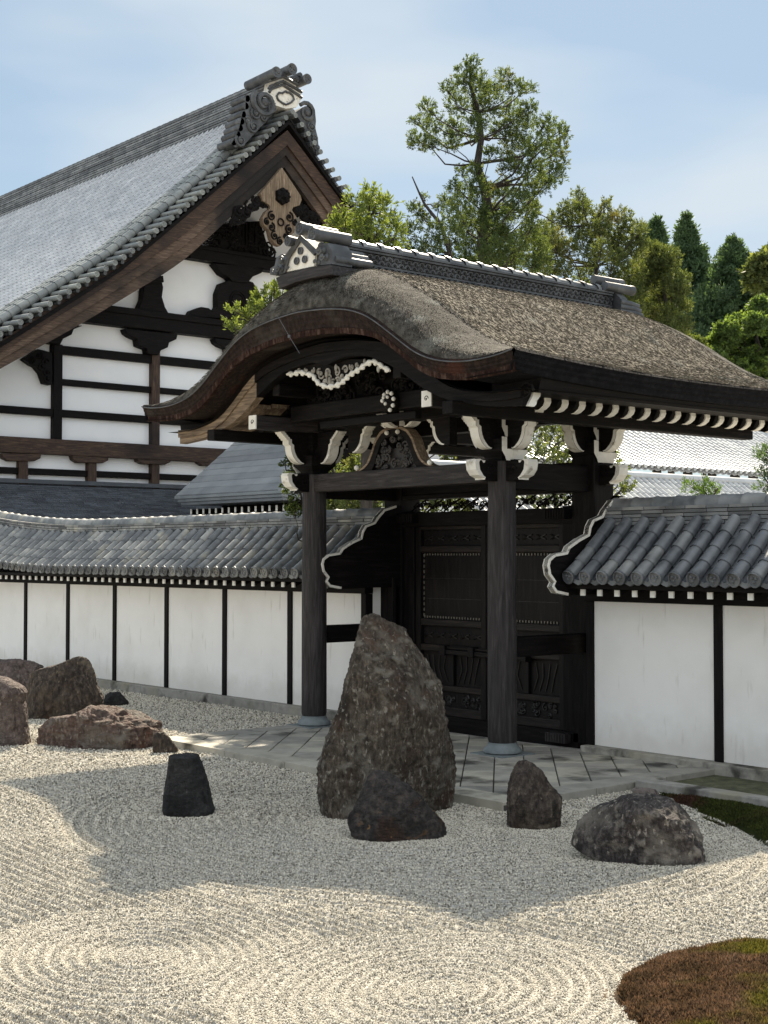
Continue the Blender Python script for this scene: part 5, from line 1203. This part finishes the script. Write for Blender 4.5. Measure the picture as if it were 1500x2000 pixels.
# ================================================================== TREES
def leafmat(name, a, b, c, tr=.45, trc=(1.6, 1.5, .7), stain=None):
    return mat(name, [a, b], scale=.5, rough=.65, bump=0, spec=.25, rndcols=[(.4, .42, .45), (.85, .87, .85), (1.1, 1.1, 1.0), c], trans=tr, trcol=trc, stain=stain)
BRN = ((.10, .085, .035), .55, .58, .72, (1, 1, 1))
LJ = leafmat('juniper_leaf', (.055, .086, .036), (.098, .134, .054), (1.7, 1.5, 1.1), stain=BRN)
LO = leafmat('olive_juniper_leaf', (.06, .085, .036), (.108, .134, .054), (1.9, 1.7, 1.3), stain=((.12, .095, .04), .5, .58, .74, (1, 1, 1)))
LC = leafmat('cedar_leaf', (.05, .088, .05), (.08, .13, .068), (1.6, 1.6, 1.3), .35)
LB = leafmat('broad_leaf', (.075, .12, .048), (.125, .185, .06), (1.9, 1.9, 1.1), .45)
LY = leafmat('bright_leaf', (.08, .115, .034), (.135, .175, .055), (1.6, 1.5, 1.2), .45)
LP = leafmat('pine_needle', (.05, .10, .03), (.10, .17, .045), (1.6, 1.5, 1.1), .35)
TRUNK = mat('tree_bark', [(.014, .011, .009), (.034, .028, .024), (.065, .056, .047)], scale=6, stretch=(3, 3, .6), rough=.9, bump=.8, bdist=.03)
def at_d(u, v, d): return CC+ray(u, v)*d
def unit(n): v = RNG.normal(0, 1, (n, 3)); return v/np.linalg.norm(v, axis=1, keepdims=True)
def tufts(c, r, n, k, L, W, up=.6, sq=1., sp=.5):
    o = unit(n); q = RNG.random(n)**.42; P = c+o*(q*r)[:, None]*np.array([1, 1, sq]); t = o*.55+np.array([0, 0, up])+unit(n)*.5; t /= np.linalg.norm(t, axis=1, keepdims=True)
    tone = RNG.random(n)
    P2 = np.repeat(P, k, 0)+np.repeat(t, k, 0)*RNG.uniform(0, L*1.6, (n*k, 1))+RNG.normal(0, L*.22, (n*k, 3))
    V, F = blades(P2, np.repeat(t, k, 0), RNG.uniform(.6, 1.3, n*k)*L, RNG.uniform(.7, 1.3, n*k)*W, sp)
    return V, np.clip(np.repeat(tone, k)*.75+RNG.random(n*k)*.3, 0, 1)
def tree(name, label, blobs, d, spread, lm, trunk, dens=1., leaf=(.095, .030), k=15, sq=1., up=.6, group=None, tr=.22, limbs=True, cat='tree', twigs=0, sp=.5):
    """blobs: (u, v, radius) of the leaf masses as seen; each gets its own distance within the crown; trunk: (u, v) points"""
    base = at_d(trunk[0][0], trunk[0][1], d); b0 = (float(base[0]), float(base[1]), 0)
    T = thing(name, label, cat, b0, group)
    tp = [np.array([b0[0], b0[1], -.1])]+[at_d(u, v, d) for u, v in trunk]
    nT = len(tp); m = MB(); m.tube(tp, [tr*(1.15-.95*i/(nT-1)) for i in range(nT)], 9, True)
    Vs, Rs = [], []
    for (u, v, r) in blobs:
        r = r*RNG.uniform(.72, 1.08); rr = r*d/FPX; c = at_d(u, v, d+RNG.normal(0, spread)); n = max(8, int(dens*(rr/.42)**2*95))
        V, R_ = tufts(c, rr, n, k, leaf[0], leaf[1], up, sq, sp); Vs.append(V); Rs.append(R_)
        if limbs:
            i = min(range(nT), key=lambda q: abs(tp[q][2]-(c[2]-.9*rr-.35*np.hypot(*(tp[q][:2]-c[:2])))))
            a = tp[i]; mid = (a+c)/2+np.array([0, 0, -.12*np.linalg.norm(c-a)])+RNG.normal(0, .12, 3)
            L_ = np.linalg.norm(c-a); w_ = min(tr*.4, .014+.012*L_)
            m.tube([a, a+(mid-a)*.5+RNG.normal(0, .05, 3), mid, mid+(c-mid)*.6+RNG.normal(0, .06, 3), c], [w_, w_*.85, w_*.65, w_*.45, w_*.2], 6, False)
            for _ in range(4):
                e = c+unit(1)[0]*rr*.9; m.tube([c+(mid-c)*.3, (c+e)/2+RNG.normal(0, .05, 3), e], [w_*.35, w_*.22, .006], 5, False)
    m.build('trunk', TRUNK, T, smooth=60)
    V = np.concatenate(Vs); R_ = np.concatenate(Rs)
    fast('crown', V, np.arange(len(V)).reshape(-1, 4), lm, T, rnd=R_); return T
B = lambda *p: [(640+a/1.744, 90+b/1.744, r/1.744) for a, b, r in p]
tree('juniper_tree', 'tallest tree, a loose old juniper rising high above the gate roof against the sky', B((490, 65, 28), (460, 110, 42), (410, 150, 36), (510, 140, 46), (600, 108, 32), (575, 150, 42), (645, 150, 44), (690, 145, 26), (340, 215, 36), (440, 200, 48), (540, 210, 50), (620, 220, 46), (685, 215, 34), (300, 258, 30), (360, 270, 46), (430, 280, 46), (500, 280, 40), (308, 325, 36), (350, 335, 26), (420, 330, 34), (590, 290, 46), (660, 270, 52), (740, 270, 42), (790, 290, 30), (815, 305, 16), (640, 350, 56), (720, 350, 56), (780, 360, 40), (805, 400, 20), (560, 370, 36), (620, 420, 50), (700, 430, 56), (770, 440, 40), (500, 430, 36), (455, 430, 24), (680, 490, 44), (740, 475, 34), (520, 490, 44), (470, 500, 44), (600, 500, 44), (440, 545, 34), (560, 560, 44), (630, 570, 44), (500, 570, 44), (690, 560, 34), (480, 640, 46), (600, 650, 46), (680, 640, 44), (540, 640, 30), (430, 480, 36), (560, 500, 36), (650, 530, 40), (600, 590, 40), (560, 620, 40), (460, 600, 36), (640, 690, 44), (540, 700, 44), (480, 700, 44), (700, 610, 40), (720, 690, 40), (560, 700, 46), (640, 740, 46), (720, 740, 46), (520, 750, 46), (590, 660, 44), (545, 600, 36), (580, 740, 44), (470, 740, 44)),
     52, 1.3, LJ, [(940, 700), (948, 540), (942, 470), (955, 420), (946, 370), (932, 320), (940, 270), (934, 220), (920, 170), (918, 130)], dens=1.2, tr=.24)
tree('juniper_tree', 'yellow green bushy juniper between the hall gable and the gate ridge', B((50, 600, 34), (100, 545, 34), (145, 505, 32), (140, 560, 40), (190, 550, 38), (212, 605, 34), (100, 620, 40), (160, 630, 44), (230, 650, 36), (45, 640, 34), (10, 610, 24), (120, 680, 44), (200, 700, 44), (60, 720, 60), (160, 760, 60), (100, 820, 60)), 26.5, .5, LY, [(716, 600), (718, 500), (722, 420)], dens=1.5, tr=.12, group='junipers behind the gate')
tree('juniper_tree', 'thin juniper with a bare grey forked branch left of the tallest tree', B((300, 560, 34), (330, 600, 36), (285, 640, 36), (370, 640, 36), (420, 590, 38), (405, 530, 36), (440, 650, 40), (350, 690, 40), (300, 700, 36), (420, 700, 36), (330, 520, 18), (380, 560, 22)), 46, .8, LJ, [(890, 640), (880, 500), (862, 440), (830, 400), (818, 375), (805, 345)], dens=1.0, tr=.09, group='junipers behind the gate')
tree('juniper_tree', 'broad olive and brown juniper right of the tallest tree above the gate ridge end', B((850, 510, 22), (820, 560, 36), (870, 560, 36), (950, 540, 20), (940, 590, 42), (1000, 590, 42), (1050, 625, 32), (780, 600, 40), (850, 620, 46), (920, 650, 46), (1000, 660, 46), (760, 660, 40), (820, 700, 46), (900, 720, 46), (980, 730, 46), (1050, 690, 46), (740, 720, 42), (960, 800, 46), (1040, 780, 46), (1040, 850, 40), (1000, 860, 42), (880, 780, 40), (940, 880, 40), (1040, 910, 40), (1000, 740, 40), (930, 700, 40), (870, 670, 40), (780, 680, 46), (700, 560, 34), (740, 640, 44), (690, 660, 44), (860, 560, 44), (930, 620, 44), (990, 680, 44), (1010, 820, 46), (1060, 640, 34), (1000, 940, 44), (920, 940, 44), (860, 840, 44), (800, 770, 46), (730, 780, 46), (650, 720, 46), (600, 740, 46)), 64, 1.3, LO, [(1160, 760), (1160, 600), (1165, 520), (1150, 440)], dens=.95, tr=.2, leaf=(.12, .038), k=14, group='junipers behind the gate')
tree('juniper_tree', 'dense yellowish juniper sloping down behind the right end of the gate roof', B((1110, 700, 40), (1160, 725, 40), (1090, 770, 46), (1150, 790, 46), (1200, 835, 40), (1120, 850, 46), (1200, 895, 40), (1160, 920, 46), (1205, 960, 34), (1080, 900, 40), (1210, 800, 26), (1180, 860, 40), (1120, 760, 40), (1130, 960, 40), (1170, 1000, 40), (1090, 690, 30), (1070, 730, 40), (1140, 740, 44), (1180, 810, 40), (1100, 820, 44), (1150, 870, 44), (1100, 920, 44), (1060, 960, 44)), 66, 1.2, LO, [(1310, 760), (1305, 640), (1295, 540), (1280, 480)], dens=1.1, tr=.16, leaf=(.12, .038), k=14, group='junipers behind the gate')
def cedar(label, u, v0, v1, hw, d):
    top = at_d(u, v0, d); R0 = hw*d/FPX; H_ = top[2]-at_d(u, v1, d)[2]; b0 = (float(top[0]), float(top[1]), 0)
    T = thing('cedar_tree', label, 'tree', b0, 'cedars beyond the temple')
    m = MB(); m.tube([(b0[0], b0[1], -.1), (b0[0], b0[1], top[2]*.6), tuple(top)], [.4, .25, .02], 8, True); Vs, Rs = [], []
    zb = max(.5, top[2]-H_*1.5); n = int(420*(top[2]-zb)/10)+160
    for i in range(n):
        t = ((i+.5)/n)**.62; z = top[2]-(top[2]-zb)*t; a = i*2.39996+RNG.normal(0, .2)
        q_ = (t*(top[2]-zb)/H_); R_ = R0*1.1*min(1.2, q_**1.1)*(.62+.45*((top[2]-z)/1.3 % 1))*RNG.choice([.5, .8, 1., 1.2])+.06
        o = np.array([math.cos(a), math.sin(a), 0]); tip = np.array([b0[0], b0[1], z])+o*R_+np.array([0, 0, -.10*R_+RNG.normal(0, .06)])
        if i % 3 == 0: m.tube([(b0[0], b0[1], z+.15*R_), tip], [.03, .01], 4, False)
        for f in (.45, .72, .95):
            c = np.array([b0[0], b0[1], z])+(tip-np.array([b0[0], b0[1], z]))*f; V, r_ = tufts(c, (.17+.2*R_*.5)*min(1, .22+q_*2.6), 9, 9, .27, .10, .55, .7, .5); Vs.append(V); Rs.append(np.clip(r_*.7+RNG.normal(.15, .12), 0, 1))
    m.build('trunk', TRUNK, T, smooth=60); V = np.concatenate(Vs); fast('crown', V, np.arange(len(V)).reshape(-1, 4), LC, T, rnd=np.concatenate(Rs))
cedar('dark conical cedar, tallest of the pointed trees at right', 1340, 428, 720, 150, 96)
cedar('dark cedar whose short tip shows just above the olive juniper', 1280, 433, 700, 140, 100)
cedar('broad conical cedar, rightmost of the pointed trees', 1432, 472, 700, 175, 92)
cedar('half hidden low cedar filling the gap between the two tallest pointed trees', 1388, 545, 720, 160, 98)
tree('broadleaf_tree', 'rounded light green broadleaf tree cut by the right picture edge', B((1360, 985, 44), (1330, 1025, 44), (1400, 960, 42), (1430, 1010, 48), (1480, 900, 44), (1500, 960, 50), (1380, 1050, 46), (1450, 1075, 50), (1460, 950, 40), (1500, 1060, 50), (1540, 900, 50), (1560, 1000, 60), (1310, 1075, 40), (1560, 1090, 60), (1400, 1110, 50), (1500, 1130, 50)), 68, 1.2, LB, [(1470, 800), (1475, 700), (1480, 640)], dens=1.5, leaf=(.16, .10), tr=.25, sq=.9, up=.3, sp=.9)
tree('broadleaf_tree', 'small bright yellow green bush peeping over the gate roof edge', B((1225, 1005, 26), (1255, 1025, 30), (1285, 1045, 28), (1215, 1040, 30), (1260, 1060, 34), (1300, 1070, 28)), 67, .5, LY, [(1375, 760), (1372, 700), (1370, 680)], dens=1.2, leaf=(.13, .08), tr=.1, up=.3, sp=.9, cat='bush')
tree('broadleaf_tree', 'far dark rounded tree top at the right edge behind the pointed cedars', B((1480, 760, 40), (1520, 740, 50), (1460, 790, 30), (1490, 810, 40), (1540, 800, 60)), 85, 1.5, LO, [(1505, 640), (1510, 560)], dens=.6, leaf=(.3, .2), tr=.3, up=.3, sp=.9)
b1 = lambda *p: [(a/2.0833, 100+b/2.0833, r/2.0833) for a, b, r in p]
tree('garden_pine', 'bright green treetop showing behind the left shoulder of the gate roof', b1((945, 1110, 26), (960, 1065, 24), (1000, 1085, 26), (1030, 1035, 26), (1062, 1012, 22), (1100, 988, 22), (1122, 970, 14), (955, 1140, 22), (1010, 1120, 30), (1060, 1060, 30), (1110, 1030, 28), (1150, 990, 24)), 27, .3, LY, [(614, 1000), (612, 850), (570, 730), (522, 645)], dens=1.9, leaf=(.09, .035), tr=.09)
tree('garden_pine', 'small clipped bright green pine in front of the pale tiled roofs', [(1352, 952, 14), (1375, 950, 15), (1398, 956, 13), (1364, 962, 14), (1388, 964, 12), (1375, 970, 14)], 24, .15, LP, [(1376, 1040), (1376, 990), (1376, 960)], dens=1.6, leaf=(.07, .018), tr=.05, sq=.8)
tree('garden_pine', 'dark pine boughs reaching in at the right edge before the tiled roof', [(1492, 888, 14), (1510, 880, 16), (1488, 928, 12), (1508, 935, 16), (1530, 905, 20), (1494, 955, 12), (1515, 962, 14), (1492, 900, 10)], 24, .2, LC, [(1540, 1040), (1535, 960), (1528, 890)], dens=1.4, leaf=(.08, .02), tr=.06, sq=.6)
tree('garden_shrub', 'mottled green and brown shrubbery seen between the gate columns', [(650, 985, 26), (680, 975, 26), (710, 985, 26), (735, 972, 24), (760, 985, 24), (700, 950, 24), (660, 945, 24), (740, 940, 22), (700, 905, 22), (690, 925, 24), (640, 905, 20), (725, 905, 22), (880, 890, 20), (890, 870, 20), (660, 1005, 24), (720, 1005, 24), (845, 985, 30), (900, 985, 30), (950, 975, 30), (870, 940, 26)], 30, .8, LO, [(720, 1060), (715, 980), (710, 920)], dens=1.4, leaf=(.09, .045), tr=.08, cat='shrub', sp=.8)
tree('garden_shrub', 'grey brown thicket showing through the brackets by the right column', [(1050, 850, 24), (1080, 860, 26), (1060, 890, 26), (1090, 895, 26), (1040, 905, 20), (1110, 850, 24), (1110, 900, 20), (1040, 975, 26), (1090, 980, 26), (1140, 970, 24), (1200, 900, 14), (1215, 920, 14), (1225, 950, 14), (1212, 960, 12), (1075, 830, 18)], 28, .6, LO, [(1090, 1060), (1085, 960), (1080, 880)], dens=.9, leaf=(.08, .035), tr=.08, cat='shrub', sp=.8)
tree('garden_shrub', 'sparse leafy sprigs left of the left gate column before the porch roof', [(565, 905, 13), (575, 925, 12), (590, 890, 12), (558, 945, 11), (580, 955, 11), (570, 990, 10), (575, 1002, 12), (600, 915, 10)], 20, .12, LJ, [(600, 1060), (590, 980), (580, 920)], dens=.55, leaf=(.06, .03), tr=.03, cat='shrub', sp=.8)
